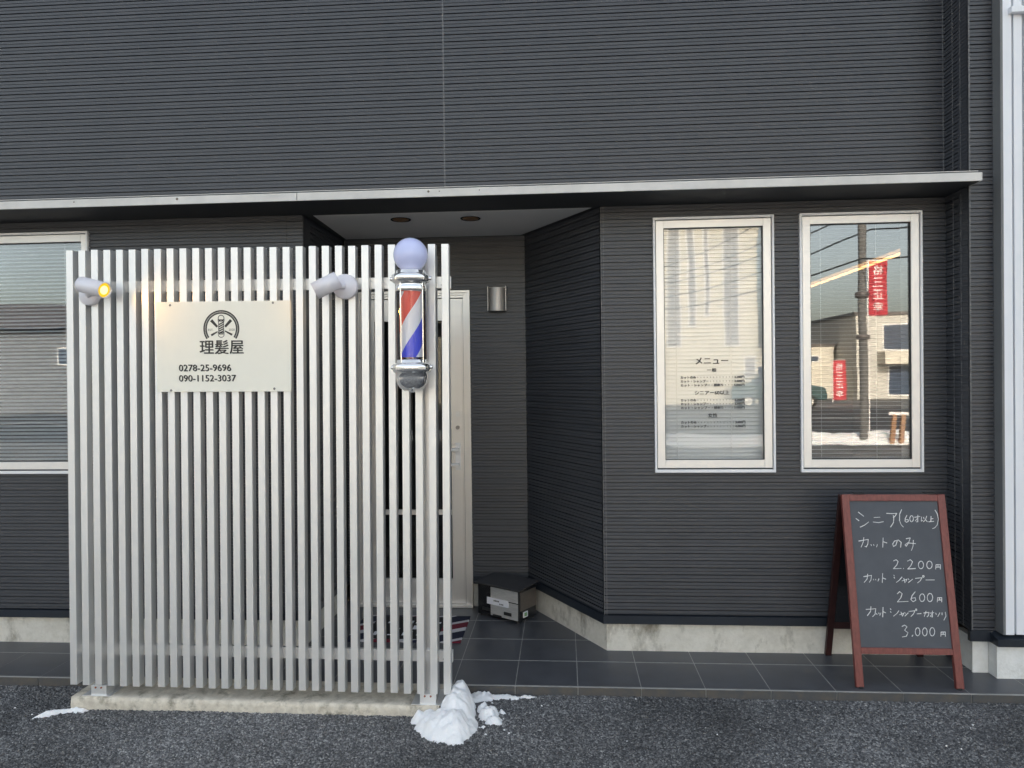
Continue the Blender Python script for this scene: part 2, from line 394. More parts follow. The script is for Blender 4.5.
# ------------------------------------------------------------------ windows
def window(w, blind_tilt, gm, sliding=False, drop=0.0):
    x0, x1, z0, z1 = w; yf = 3.865
    o = .011; s = .05; sb = .062; st = .052
    fr = MB()
    for a in ((x0, x0 + o, z0, z1), (x1 - o, x1, z0, z1), (x0 + o, x1 - o, z0, z0 + .016), (x0 + o, x1 - o, z1 - .012, z1)):
        fr.box(a[0], a[1], yf - .006, yf + .10, a[2], a[3])
    F = fr.build('window', M['sashwhite'], B, .0015)
    g = MB(); g.box(x0 + o, x1 - o, yf + .012, yf + .05, z0 + .016, z0 + .024); g.box(x0 + o, x1 - o, yf + .012, yf + .05, z1 - .016, z1 - .012)
    g.box(x0 + o, x0 + o + .004, yf + .012, yf + .05, z0 + .024, z1 - .016); g.box(x1 - o - .004, x1 - o, yf + .012, yf + .05, z0 + .024, z1 - .016)
    g.build('gasket', M['gasket'], F)
    ax0, ax1, az0, az1 = x0 + o + .004, x1 - o - .004, z0 + .024, z1 - .016
    sa = MB(); bays = [(ax0, ax1)] if not sliding else [(ax0, (ax0 + ax1) / 2 + .02), ((ax0 + ax1) / 2 - .02, ax1)]
    panes = []
    for i, (p, q) in enumerate(bays):
        dy = .0 if (not sliding or i == 1) else .02
        y0 = yf + .002 + dy; y1 = yf + .028 + dy
        sl = s if not sliding else .038
        sa.box(p, p + sl - .01, y0, y1, az0, az1); sa.box(q - sl + .01, q, y0, y1, az0, az1)
        sa.box(p + sl - .01, q - sl + .01, y0, y1, az0, az0 + sb - .02); sa.box(p + sl - .01, q - sl + .01, y0, y1, az1 - st + .012, az1)
        panes.append((p + sl - .01, q - sl + .01, y1 - .014, az0 + sb - .02, az1 - st + .012))
    sa.build('sash', M['sash'], F, .0015)
    for (p, q, y, a, b) in panes:
        e = MB(); t = .0035
        for c in ((p, p + t, a, b), (q - t, q, a, b), (p + t, q - t, a, a + t), (p + t, q - t, b - t, b)): e.box(c[0], c[1], y - .005, y + .004, c[2], c[3])
        e.build('glazing_bead', M['gasket'], F)
        MB().box(p, q, y + .0045, y + .0085, a, b).build('glass', gm, F)
    # inner reveal
    rv = MB(); ya, yb = yf + .101, 4.06
    rv.box(x0 - .02, x0 + .022, ya, yb, z0, z1); rv.box(x1 - .022, x1 + .02, ya, yb, z0, z1)
    rv.box(x0 + .022, x1 - .022, ya, yb, z0 - .02, z0 + .02); rv.box(x0 + .022, x1 - .022, ya, yb, z1 - .02, z1 + .02)
    rv.build('reveal', M['inner'], F)
    # venetian blind
    bl = MB(); z = z1 - .05 - drop; zl = z0 + .045; ww = .0125; c, sn = math.cos(blind_tilt), math.sin(blind_tilt); yb_ = yf + .068
    xa, xb = x0 + .036, x1 - .036
    bl.box(xa, xb, yb_ - .015, yb_ + .015, z1 - .045, z1 - .022)
    while z > zl:
        j = random.uniform(-.03, .03); c2, s2 = math.cos(blind_tilt + j), math.sin(blind_tilt + j)
        p = []
        for u, h in ((-1, 0), (-.33, .0016), (.33, .0016), (1, 0)):
            yy = u * ww * c2 - h * s2; zz = u * ww * s2 + h * c2; p.append((yb_ + yy, z + zz))
        vs = [(X, q[0], q[1]) for q in p for X in (xa, xb)]
        bl.add(vs, [(0, 1, 3, 2), (2, 3, 5, 4), (4, 5, 7, 6)], True)
        z -= .0208
    bl.box(xa, xb, yb_ - .012, yb_ + .012, zl - .014, zl - .002)
    bl.build('blind', M['blind'], F)
    cd = MB()
    n = 2 if x1 - x0 < 1 else 4
    for k in range(n):
        X = xa + (xb - xa) * ((.16 + .52 * k) if n == 2 else (.1 + .27 * k))
        cd.box(X - .0012, X + .0012, yb_ - .0145, yb_ - .0135, zl, z1 - .04)
    cd.build('blind_cord', M['cord'], F)
    return F, panes
F1, _ = window(W1, math.radians(57), M['glassb']); F2, _ = window(W2, math.radians(3), M['glass']); F3, _ = window(W3, math.radians(28), M['glassl'], sliding=True)
F1['label'] = 'tall window with closed blind and printed price menu on its glass'
F2['label'] = 'tall window with open blind reflecting the street'
# menu lettering on the glass of the first window
def menu(bodies):
    yg = 3.8812; k = yg / 723.
    for i, (body, cx0, cx1, cy0, cy1) in enumerate(bodies):
        px0, px1 = 672 + cx0 / 9.6, 672 + cx1 / 9.6; py0, py1 = 350 + cy0 / 9.6, 350 + cy1 / 9.6
        X0 = .484 + (px0 - 653.9) / 120.9 * .624; X1 = .484 + (px1 - 653.9) / 120.9 * .624
        zt = 2.306 - (py0 - 216.6) / 256.1 * 1.346; zb = 2.306 - (py1 - 216.6) / 256.1 * 1.346
        mb = text_mb(body, X0, X1, zb, zt, yg); m2 = text_mb(body, X0 + .0016, X1 + .0016, zb, zt, yg - .0002); mb.add(m2.v, m2.f); m2 = text_mb(body, X0, X1, zb + .0013, zt + .0013, yg - .0003); mb.add(m2.v, m2.f)
        yield mb
al = MB()
D = '・・・・・・・・・'
for mb in menu([('メニュー', 232, 545, 72, 136), ('一般', 342, 432, 176, 210),
                ('カットのみ・・・・・・・・・・・・3,200円', 86, 700, 250, 276), ('カット・シャンプー・・・・・・・・3,600円', 86, 700, 287, 313),
                ('カット・シャンプー・顔剃り・・・4,000円', 86, 700, 325, 351),
                ('シニアー60以上', 222, 556, 392, 432),
                ('カットのみ・・・・・・・・・・・・2,200円', 86, 700, 470, 496), ('カット・シャンプー・・・・・・・・2,600円', 86, 700, 506, 532),
                ('カット・シャンプー・顔剃り・・・3,000円', 86, 700, 543, 569),
                ('女性', 348, 438, 610, 650),
                ('カットのみ・・・・・・・・・・・・3,600円', 86, 706, 684, 710), ('カット・シャンプー・・・・・・・・4,000円', 86, 706, 722, 748)]):
    mb.build('menu_line', M['ink'], F1)

# ------------------------------------------------------------------ door
yd = 4.585; dx0, dx1, dz = -1.348, -.587, 2.034
df = MB()
for k, (w, dy) in enumerate(((.016, 0), (.030, .012), (.046, .022))):
    pw = (0, .016, .030)[k]
    df.box(dx1 - w, dx1 - pw, yd + dy, yd + .09, .004, dz - pw); df.box(dx0 + pw, dx0 + w, yd + dy, yd + .09, .004, dz - pw)
    df.box(dx0 + w, dx1 - w, yd + dy, yd + .09, dz - w, dz - pw)
DF = df.build('door_frame', M['alu'], B, .001)
lf = MB(); a, b = dx0 + .048, dx1 - .048; y0, y1 = yd + .034, yd + .074
lf.box(b - .085, b, y0, y1, .02, dz - .05); lf.box(a, a + .085, y0, y1, .02, dz - .05)
lf.box(a + .085, b - .085, y0, y1, dz - .19, dz - .05); lf.box(a + .085, b - .085, y0, y1, .02, .175)
lf.box(a + .085, b - .085, y0 + .004, y1, .590, .622)
for z in (.045, .15): lf.box(a + .085, b - .085, y0 - .004, y0 - .0005, z, z + .006)
lf.box(b - .082, b - .078, y0 - .003, y0 - .0005, .03, dz - .06); lf.box(b - .012, b - .008, y0 - .003, y0 - .0005, .03, dz - .06)
DL = lf.build('door', M['alu'], B, .001)
box('threshold', M['alu'], DF, dx0, dx1, yd - .012, yd + .11, .003, .018)
box('glass', M['doorglass'], DL, a + .085, b - .085, y0 + .017, y0 + .022, .622, dz - .19)
box('glass', M['doorglass'], DL, a + .085, b - .085, y0 + .017, y0 + .022, .175, .590)
hd = MB(); hx = -.676
hd.box(hx - .017, hx + .018, y0 - .008, y0 - .0008, .88, 1.056)
hd.box(hx - .045, hx + .01, y0 - .04, y0 - .008, 1.005, 1.022); hd.box(hx - .045, hx + .01, y0 - .04, y0 - .008, .908, .925)
hd.box(hx - .058, hx - .044, y0 - .06, y0 - .038, .80, 1.12)
hd.build('handle', M['steelb'], DL, .002)
MB().box(dx1 - .0485, dx1 - .0462, yd + .03, yd + .05, .02, dz - .046).build('gasket', M['gasket'], DF)
MB().box(b - .087, b - .0852, y0 + .001, y0 + .01, .175, dz - .19).build('gasket', M['gasket'], DL)
lk = MB(); lk.cyl((hx, y0 - .014, 1.155), (hx, y0 - .001, 1.155), .0125); lk.build('lock', M['screw'], DL)
box('sticker', M['inner'], DL, hx - .012, hx + .012, y0 - .003, y0 - .001, 1.225, 1.258)

# ------------------------------------------------------------------ recess downlights, wall lamp, room light
def downlight(x, y, label):
    e = empty('downlight', (x, y, 2.371), label, 'ceiling light', 'downlights in the entrance soffit')
    MB().lathe([(.045, -.001), (.056, -.004), (.058, -.001), (.058, .0)], (x, y, 2.3758)).build('trim_ring', M['boxblack'], e)
    MB().lathe([(.0, .0), (.03, -.0012), (.044, -.0028), (.0455, -.0012)], (x, y, 2.3758)).build('reflector', M['gold'], e)
downlight(-.905, 4.055, 'round bronze soffit downlight above the barber pole globe, nearer the slat screen')
downlight(-.510, 4.075, 'round bronze soffit downlight nearer the angled wall, right of the other')
e = empty('wall_lamp', (-.409, 4.60, 1.97), 'brushed metal half-round wall lamp beside the entrance door', 'wall lamp')
wl = MB(); n = 14; cx, r = -.409, .054
vs = []
for z in (1.895, 2.043):
    for k in range(n + 1):
        t = PI * k / n; vs.append((cx - r * math.cos(t), 4.590 - .052 * math.sin(t), z))
wl.add(vs, [(k, k + 1, n + 2 + k, n + 1 + k) for k in range(n)], True)
wl.add([(v[0], v[1], v[2]) for v in vs[:n + 1]], [tuple(range(n, -1, -1))]); wl.add(vs[n + 1:], [tuple(range(n + 1))])
wl.build('shade', M['lampmetal'], e)
wb = MB(); wb.box(cx - r - .006, cx - r, 4.55, 4.600, 1.897, 2.052); wb.box(cx + r, cx + r + .006, 4.55, 4.600, 1.897, 2.052); wb.box(cx - r, cx + r, 4.592, 4.600, 1.897, 2.05)
wb.build('backplate', M['lampmetal'], e, .001)
e = empty('tube_light', (2.2, 6, 2.25), 'long warm glowing tube light inside the room behind the right window', 'ceiling light')
MB().cyl((2.21, 4.35, 2.252), (2.21, 7.4, 2.252), .010, 12).build('tube', M['led'], e)
box('housing', M['inner'], e, 2.175, 2.245, 4.3, 7.45, 2.275, 2.31)
box('hanger', M['inner'], e, 2.205, 2.215, 4.8, 4.81, 2.31, 2.458); box('hanger', M['inner'], e, 2.205, 2.215, 6.9, 6.91, 2.31, 2.458)

# ------------------------------------------------------------------ slat screen
F_ = 3.20; SX0, SX1 = -2.294, -.507; sw = .0325; pitch = (SX1 - SX0 - sw) / 29
SC = empty('slat_screen', (-1.4, 3.3, 0), 'freestanding off-white vertical slat screen in front of the entrance', 'screen')
sl = MB()
for i in range(30):
    x = SX0 + i * pitch; dz_ = random.uniform(-.0015, .0015)
    sl.box(x, x + sw, F_ + random.uniform(-.0006, .0006), F_ + .042, .060 + dz_, 2.078 + dz_)
sl.build('slat_panel', M['slat'], SC, .0012)
for z0, z1 in ((1.886, 1.938), (.190, .241)):
    r_ = box('rail', M['post'], SC, SX0 + .01, -.508, F_ + .0425, F_ + .0625, z0, z1, bevel=.001)
    cp = MB(); cp.box(-.5075, -.504, F_ + .042, F_ + .063, z0 - .001, z1 + .001); cp.build('end_cap', M['slat'], r_)
    for X in (-.545, -2.15): MB().cyl((X, F_ + .0395, (z0 + z1) / 2 - .012), (X, F_ + .0424, (z0 + z1) / 2 - .012), .004, 10).build('bolt', M['screw'], r_)
for X in (-2.158, -.612):
    p_ = box('post', M['post'], SC, X - .03, X + .032, F_ + .063, F_ + .13, .012, 2.045, bevel=.001)
    q_ = box('base_bracket', M['slat'], SC, X - .037, X + .037, F_ + .004, F_ + .0625, .0125, .0575, bevel=.001)
    box('base_plate', M['slat'], q_, X - .075, X + .06, F_ - .004, F_ + .16, .0118, .0142)
    for dx in (-.014, .013): MB().cyl((X + dx, F_ + .0005, .049), (X + dx, F_ + .0038, .049), .0042, 10).build('bolt', M['rust'], q_)
# concrete footing: rough edged block
def rough_block(name, x0, x1, y0, y1, z0, z1, m, parent, amp=.004, step=.02):
    nx = int((x1 - x0) / step); ring = [(y0, z0)]
    for k in range(1, 4): ring.append((y0 - .0, z0 + (z1 - z0) * k / 4))
    ring += [(y0 + .004, z1 - .003), (y0 + .012, z1)]
    ny = 8
    for k in range(1, ny + 1): ring.append((y0 + .012 + (y1 - y0 - .012) * k / ny, z1))
    vs = []; m_ = len(ring)
    for i in range(nx + 1):
        x = x0 + (x1 - x0) * i / nx
        for j, (y, z) in enumerate(ring):
            n3 = noise.noise(Vector((x * 14, y * 30, z * 30))) * amp + noise.noise(Vector((x * 60, y * 60, z * 60 + 9))) * amp * .6
            vs.append((x + (n3 if i in (0, nx) else 0), y + (n3 if j < 6 else 0), z + (n3 * .5 if j >= 4 else 0)))
    fs = [(i * m_ + j, (i + 1) * m_ + j, (i + 1) * m_ + j + 1, i * m_ + j + 1) for i in range(nx) for j in range(m_ - 1)]
    mb = MB(); mb.add(vs, fs, True)
    for i, rv in ((0, False), (nx, True)):
        l = [vs[i * m_ + j] for j in range(m_)] + [(vs[i * m_][0], y1, z0)]
        mb.add(l, [tuple(range(len(l))) if not rv else tuple(range(len(l) - 1, -1, -1))])
    return mb.build(name, m, parent)
rough_block('concrete_footing', -2.278, -.56, 3.182, 3.42, -.06, .0115, M['concrete'], SC)

# ------------------------------------------------------------------ shop sign on the screen
SG = empty('shop_sign', (-1.541, 3.19, 1.628), 'cream rectangular sign with barber emblem and phone numbers on slat screen', 'sign')
sx0, sx1, sz0, sz1 = -1.850, -1.223, 1.423, 1.834
box('panel', M['signface'], SG, sx0, sx1, 3.188, 3.1985, sz0, sz1, bevel=.0008)
def sp(cx, cy, ox=195, oy=303, sc=13.97):
    px = ox + cx / sc; py = oy + cy / sc
    return sx0 + (px - 156.2) / 135.2 * (sx1 - sx0), sz1 - (py - 302.3) / 88.6 * (sz1 - sz0)
def t_sign(body, x0, x1, y0, y1, bold=.0, **k):
    a = sp(x0, y0, **k); b = sp(x1, y1, **k); return text_mb(body, a[0], b[0], b[1], a[1], 3.1872, bold=bold)
for nm, ls in (('shop_name', (('理髪屋', 72, 690, 522, 712, 195, 303, 13.97),)), ('phone_number', (('0278-25-9696', 197, 557, 507, 551, 150, 290, 6.827),)),
               ('phone_number', (('090-1152-3037', 197, 590, 577, 620, 150, 290, 6.827),))):
    tx = MB()
    for t_, x0_, x1_, y0_, y1_, ox, oy, sc in ls:
        for i_, (du, dv) in enumerate(((0, 0), (-4, -3), (4, 2))):
            k_ = sc / 13.97; m_ = t_sign(t_, x0_ + du * k_, x1_ + du * k_, y0_ + dv * k_, y1_ + dv * k_, ox=ox, oy=oy, sc=sc)
            tx.add([(v[0], v[1] - .0002 * i_, v[2]) for v in m_.v], m_.f)
    tx.build(nm, M['ink'], SG)
em = MB()
def poly2(pts, y=3.1874): em.add([(sp(*p)[0], y, sp(*p)[1]) for p in pts], [tuple(range(len(pts)))])
def line2(p, q, w0, w1=None, y=3.1874):
    w1 = (w1 or w0) * 1.25; w0 = w0 * 1.25; dx, dy = q[0] - p[0], q[1] - p[1]; L = math.hypot(dx, dy); nx, ny = -dy / L, dx / L
    poly2([(p[0] + nx * w0 / 2, p[1] + ny * w0 / 2), (q[0] + nx * w1 / 2, q[1] + ny * w1 / 2),
           (q[0] - nx * w1 / 2, q[1] - ny * w1 / 2), (p[0] - nx * w0 / 2, p[1] - ny * w0 / 2)], y)
def arc2(c, r0, r1, a0, a1, n=48, rx=1.0):
    for k in range(n):
        t0 = a0 + (a1 - a0) * k / n; t1 = a0 + (a1 - a0) * (k + 1) / n
        poly2([(c[0] + r0 * rx * math.cos(t0), c[1] - r0 * math.sin(t0)), (c[0] + r1 * rx * math.cos(t0), c[1] - r1 * math.sin(t0)),
               (c[0] + r1 * rx * math.cos(t1), c[1] - r1 * math.sin(t1)), (c[0] + r0 * rx * math.cos(t1), c[1] - r0 * math.sin(t1))])
A0, A1 = math.radians(-34), math.radians(214)
arc2((378, 365), 254, 236, A0, A1); arc2((378, 365), 223, 205, A0, A1)
for k in range(64):                                                   # rope twist between the two rings
    t = A0 + (A1 - A0) * (k + .2) / 64; t2 = t + .05
    line2((378 + 224 * math.cos(t), 365 - 224 * math.sin(t)), (378 + 237 * math.cos(t2), 365 - 237 * math.sin(t2)), 5)
arc2((376, 222), 46, 36, 0, 2 * PI, 24); line2((328, 246), (424, 246), 12); line2((330, 262), (422, 262), 8)
line2((341, 262), (341, 420), 7); line2((411, 262), (411, 420), 7)
for k in range(5):
    yy = 300 + k * 30; line2((342, yy + 10), (410, yy - 24), 13)
line2((328, 424), (424, 424), 12); line2((338, 440), (414, 440), 7)
arc2((376, 442), 46, 38, PI, 2 * PI, 16)
line2((235, 248), (322, 340), 34, 24); line2((517, 248), (432, 340), 34, 24)
line2((235, 455), (325, 405), 24, 12); line2((530, 450), (425, 395), 24, 12)
mb = t_sign('EST.', 192, 266, 366, 394); em.add(mb.v, mb.f)
mb = t_sign('2020', 484, 568, 366, 394); em.add(mb.v, mb.f)
em.build('emblem', M['ink'], SG)
sc_ = MB()
for cx, cy in ((137, 106), (847, 98), (139, 678), (852, 670)):
    X, Z = sp(cx, cy, ox=150, oy=290, sc=6.827); MB().lathe([(.0055, 0), (.0045, .002), (0, .0026)], (X, 3.188, Z), (0, -1, 0), 12).build('screw', M['screw'], SG)

SC.rotation_euler.y = .0070; SC.location.x -= .008; SG.rotation_euler.y = .0060

# ------------------------------------------------------------------ spotlights
def spot(loc, disc_r, axis, L, r, pivot, label, strength):
    e = empty('spotlight', loc, label, 'spotlight', 'spotlights clamped to the slat screen')
    X, Z = loc[0], loc[2]
    MB().lathe([(disc_r, 0), (disc_r, .020), (disc_r - .004, .026), (0, .027)], (X, 3.1975, Z), (0, -1, 0), 40).build('mount', M['lampgrey'], e)
    ax = Vector(axis).normalized(); c = Vector(pivot)
    MB().cyl((X, 3.172, Z), c, .013, 16).build('arm', M['lampgrey'], e)
    h = MB(); h.lathe([(r * .9, -L * .5), (r, -L * .5 + .004), (r, L * .5), (r - .003, L * .5), (r - .003, L * .5 - .012)], c, ax, 40)
    H = h.build('housing', M['lampgrey'], e)
    for p in H.data.polygons:
        if len(p.vertices) > 10 and (p.center - (c - Vector(loc))).dot(ax) > 0: pass
    l = MB(); l.lathe([(r - .0032, L * .5 - .010), (r * .6, L * .5 - .006), (0, L * .5 - .004)], c, ax, 32)
    l.build('lens', M['lamplit'], H)
    MB().lathe([(r * .55, L * .5 - .0048), (r * .4, L * .5 - .001), (0, L * .5 + .001)], c, ax, 24).build('bulb', M['bulb'], H)
    la = bpy.data.lights.new('spot_beam', 'SPOT'); la.energy = strength; la.color = (1, .52, .12); la.spot_size = math.radians(150)
    la.spot_blend = .8; la.shadow_soft_size = .02
    lo = bpy.data.objects.new('spot_beam', la); COL.objects.link(lo)
    lo.parent = e; lo.location = (c + ax * (L * .5 + .003)) - Vector(loc); lo.rotation_euler = (-ax).to_track_quat('Z', 'Y').to_euler()
def up(px, py, y):
    d = Vector((px - 512., 384 - py, -f)); w = R @ d; t = y / w[1]; return Vector((0, 0, 1.472)) + w * t
spot((-2.165, 3.19, 1.872), .046, (.93, -.26, -.24), .145, .036, (-2.103, 3.118, 1.900), 'grey cylinder spotlight at the left end of the screen, lens glowing yellow', 1.2)
spot((-.967, 3.19, 1.888), .056, (-.84, -.22, -.45), .115, .038, (-1.028, 3.110, 1.886), 'grey cylinder spotlight beside the barber pole, turned down towards the sign', .3)

# ------------------------------------------------------------------ barber pole
bx, by = -.650, 3.095
BP = empty('barber_pole', (bx, by, 1.42), 'chrome barber pole with lavender globe on the slat screen', 'barber pole')
def z_of(py): return 1.472 - (py - 377.6) * (3.095 / 723) * 1.004
g = MB(); R0 = .0740; zc = z_of(253.2)
g.lathe([(R0 * math.sin(PI * k / 24) if 0 < k < 22 else (0 if k == 0 else .03), zc - R0 * math.cos(PI * k / 24)) for k in range(25)][::1] if False else
        [(max(R0 * math.sin(PI * (k / 24)), 1e-6), zc - R0 * math.cos(PI * (k / 24))) for k in range(3, 25)], (bx, by, 0), n=48)
g.build('globe', M['globe'], BP)
def ring(name, prof, m, par=BP): return MB().lathe([(r, z_of(py)) for r, py in prof], (bx, by, 0), n=48).build(name, m, par)
ring('top_cap', [(.052, 291), (.064, 290.5), (.068, 289), (.068, 285.5), (.063, 284), (.063, 282.5), (.074, 281.5), (.081, 280), (.083, 277), (.081, 273.5), (.070, 272.8), (.066, 272.2), (.066, 269.5), (.060, 268.8), (.046, 268.4), (.043, 266), (.040, 265)], M['chrome'])
ring('striped_cylinder', [(.0505, 357), (.0505, 290)], M['stripes'])
ring('glass_tube', [(.0655, 358), (.0655, 289)], M['tube'])
ring('bottom_cap', [(.004, 391.5), (.012, 391.2), (.014, 390), (.034, 389.4), (.052, 387), (.064, 382.5), (.070, 376.5), (.0715, 371.5), (.079, 371), (.083, 369), (.084, 366), (.081, 362.8), (.071, 362.2), (.066, 361.2), (.066, 358.8), (.058, 358), (.055, 356.5), (.052, 356)], M['chrome'])
rd = MB()
for k in range(4):
    t = PI / 4 + k * PI / 2 + .25; rd = MB()
    rd.cyl((bx + .062 * math.sin(t) * 1.06, by - .062 * math.cos(t) * 1.06, z_of(362)), (bx + .0657 * math.sin(t), by - .0657 * math.cos(t), z_of(281)), .003, 10)
    rd.build('rod', M['chrome'], BP)
for py in (277, 366):
    br = MB(); z = z_of(py); br.box(bx - .028, bx + .028, by + .072, 3.199, z - .016, z + .016)
    for s_ in (-1, 1): br.cyl((bx + s_ * .078, by, z), (bx + s_ * .090, by, z), .009, 12)
    br.build('bracket', M['chrome'], BP, .001)

# ------------------------------------------------------------------ chalkboard A-frame
CB = empty('chalkboard_stand', (1.6, 3.66, 0), 'red-framed folding chalkboard stand with chalk price list', 'chalkboard')
ax0, ax1 = 1.356, 1.842
fb, ft = Vector((0, 3.47, 0)), Vector((0, 3.635, .882))
Lf = (ft - fb).length; tv = (ft - fb) / Lf; nv = Vector((0, -tv.z, tv.y)).normalized()   # outward (towards street, up)
def onb(x, v, d=0): q = fb + tv * v + nv * d; return (x, q.y, q.z)
def fbox(mb, x0, x1, v0, v1, d0, d1):
    return mb.hexa([onb(x0, v0, d1), onb(x1, v0, d1), onb(x1, v0, d0), onb(x0, v0, d0), onb(x0, v1, d1), onb(x1, v1, d1), onb(x1, v1, d0), onb(x0, v1, d0)])
sti = .035
fr = MB(); fbox(fr, ax0, ax0 + sti, .004, Lf, -.022, 0); fbox(fr, ax1 - sti, ax1, .004, Lf, -.022, 0)
fbox(fr, ax0 + sti, ax1 - sti, Lf - .032, Lf, -.021, -.001); fbox(fr, ax0 + sti, ax1 - sti, .154, .183, -.021, -.001)
FR = fr.build('frame', M['wood'], CB, .002)
pb = MB(); fbox(pb, ax0 + sti, ax1 - sti, .183, Lf - .032, -.016, -.008); PB = pb.build('board', M['board'], CB)
# rear leaf
rb, rt = Vector((0, 3.872, 0)), Vector((0, 3.664, .876))
rr = MB()
for X in (ax0 + .012, ax1 - .012): rr.bar((X, rb.y, rb.z + .004), (X, rt.y, rt.z), .024, .040, (1, 0, 0)) if False else rr.bar((X, rb.y, .006), (X, rt.y, rt.z), .03, .022, (0, 1, 0))
q0 = rb.lerp(rt, .2); q1 = rb.lerp(rt, .97)
rr.bar((ax0 + .03, q0.y, q0.z), (ax1 - .03, q0.y, q0.z), .034, .018, (0, 0, 1)) if False else rr.box(ax0 + .028, ax1 - .028, q0.y - .008, q0.y + .008, q0.z - .018, q0.z + .018)
rr.box(ax0 + .028, ax1 - .028, q1.y - .008, q1.y + .008, q1.z - .018, q1.z + .018)
rr.build('rear_frame', M['wooddark'], CB, .001)
rp = MB(); a_ = rb.lerp(rt, .22); b_ = rb.lerp(rt, .95)
rp.hexa([(ax0 + .028, a_.y - .004, a_.z), (ax1 - .028, a_.y - .004, a_.z), (ax1 - .028, a_.y + .002, a_.z), (ax0 + .028, a_.y + .002, a_.z),
         (ax0 + .028, b_.y - .004, b_.z), (ax1 - .028, b_.y - .004, b_.z), (ax1 - .028, b_.y + .002, b_.z), (ax0 + .028, b_.y + .002, b_.z)])
rp.build('rear_board', M['boxblack'], CB)
for X in (ax0 + .06, ax1 - .09): box('hinge', M['rubber'], CB, X, X + .045, 3.630, 3.668, .8855, .8885)
box('stay', M['steel'], CB, 1.60, 1.612, 3.52, 3.80, .165, .169)
for X in (ax0 + .0215, ax1 - .0215): MB().cyl((X, 3.476, .0005), (X, 3.477, .007), .012, 12).build('foot', M['rubber'], CB)
# chalk handwriting: strokes measured on the board
C6 = lambda p: (830 + p[0] / 7.677, 490 + p[1] / 7.677)
C7 = lambda p: (840 + p[0] / 7.677, 570 + p[1] / 7.677)
TLp, TRp, BLp, BRp = (847.1, 501.0), (936.4, 501.8), (861.1, 646.8), (952.6, 645.9)
def b2(px, py):
    v = .5
    for _ in range(12):
        lx = TLp[0] + (BLp[0] - TLp[0]) * v; ly = TLp[1] + (BLp[1] - TLp[1]) * v
        rx = TRp[0] + (BRp[0] - TRp[0]) * v; ry = TRp[1] + (BRp[1] - TRp[1]) * v
        u = (px - lx) / (rx - lx); yy = ly + (ry - ly) * u; v += (py - yy) / 145.
    k = 1 + .035 * (v - .5) * 0
    return u, v
def ell(cx, cy, rx, ry): return [(cx + rx * math.sin(2 * PI * k / 12), cy - ry * math.cos(2 * PI * k / 12)) for k in range(13)]
def yen(x, y, s=1): return [[(x, y + 34 * s), (x + 2, y), (x + 36 * s, y - 1), (x + 36 * s, y + 33 * s)], [(x + 18 * s, y), (x + 18 * s, y + 17 * s)], [(x + 2, y + 18 * s), (x + 36 * s, y + 17 * s)]]
st6 = [[(205, 172), (248, 205)], [(188, 222), (212, 240)], [(222, 290), (255, 275), (287, 250)], [(328, 215), (375, 213)], [(322, 250), (365, 255), (402, 248)],
       [(425, 183), (470, 186), (505, 183), (492, 205), (478, 218)], [(478, 200), (482, 225), (480, 255), (458, 290)], [(542, 155), (527, 190), (527, 240), (540, 272), (557, 290)],
       [(583, 200), (570, 226), (570, 246), (582, 254), (596, 244), (592, 232), (574, 234)], ell(620, 226, 14, 24), [(643, 215), (685, 208)], [(668, 198), (668, 250), (658, 250)], [(668, 220), (648, 244)],
       [(697, 212), (695, 245), (708, 238)], [(712, 215), (716, 226)], [(736, 206), (728, 232), (712, 250)], [(726, 232), (742, 250)], [(770, 208), (769, 246)], [(769, 227), (786, 226)], [(752, 250), (792, 247)],
       [(800, 160), (818, 190), (826, 230), (818, 275), (800, 296), (783, 303)],
       [(212, 398), (250, 392), (286, 385), (284, 420), (272, 444), (260, 438)], [(252, 370), (248, 405), (232, 445)], [(308, 424), (312, 434)], [(328, 424), (332, 434)], [(358, 424), (352, 444)],
       [(402, 373), (400, 446)], [(402, 403), (432, 413)], [(512, 395), (502, 428), (484, 440), (476, 422), (490, 398), (520, 390), (542, 408), (538, 446)],
       [(580, 380), (612, 374), (600, 410), (582, 438), (572, 428), (590, 412), (655, 418)], [(636, 392), (634, 438), (622, 470)],
       [(485, 550), (505, 541), (520, 555), (510, 582), (485, 610), (545, 607)], [(562, 606), (564, 610)], [(592, 552), (614, 540), (632, 556), (618, 588), (596, 611), (656, 607)], ell(697, 580, 20, 29), ell(762, 579, 21, 29)] + yen(810, 578) + [
       [(255, 672), (288, 666), (316, 662), (312, 696), (300, 714)], [(286, 652), (282, 690), (260, 716)], [(330, 690), (333, 698)], [(348, 690), (350, 698)], [(374, 687), (366, 706)], [(402, 646), (400, 716)], [(402, 680), (428, 690)],
       [(488, 658), (494, 666)], [(490, 674), (496, 682)], [(508, 714), (532, 696), (552, 672)], [(552, 702), (590, 688), (582, 706)], [(566, 682), (576, 716)], [(598, 684), (606, 692)], [(602, 713), (634, 688)], [(655, 682), (706, 676), (692, 700), (672, 716)], ell(716, 666, 6, 7), [(735, 693), (802, 692)]]
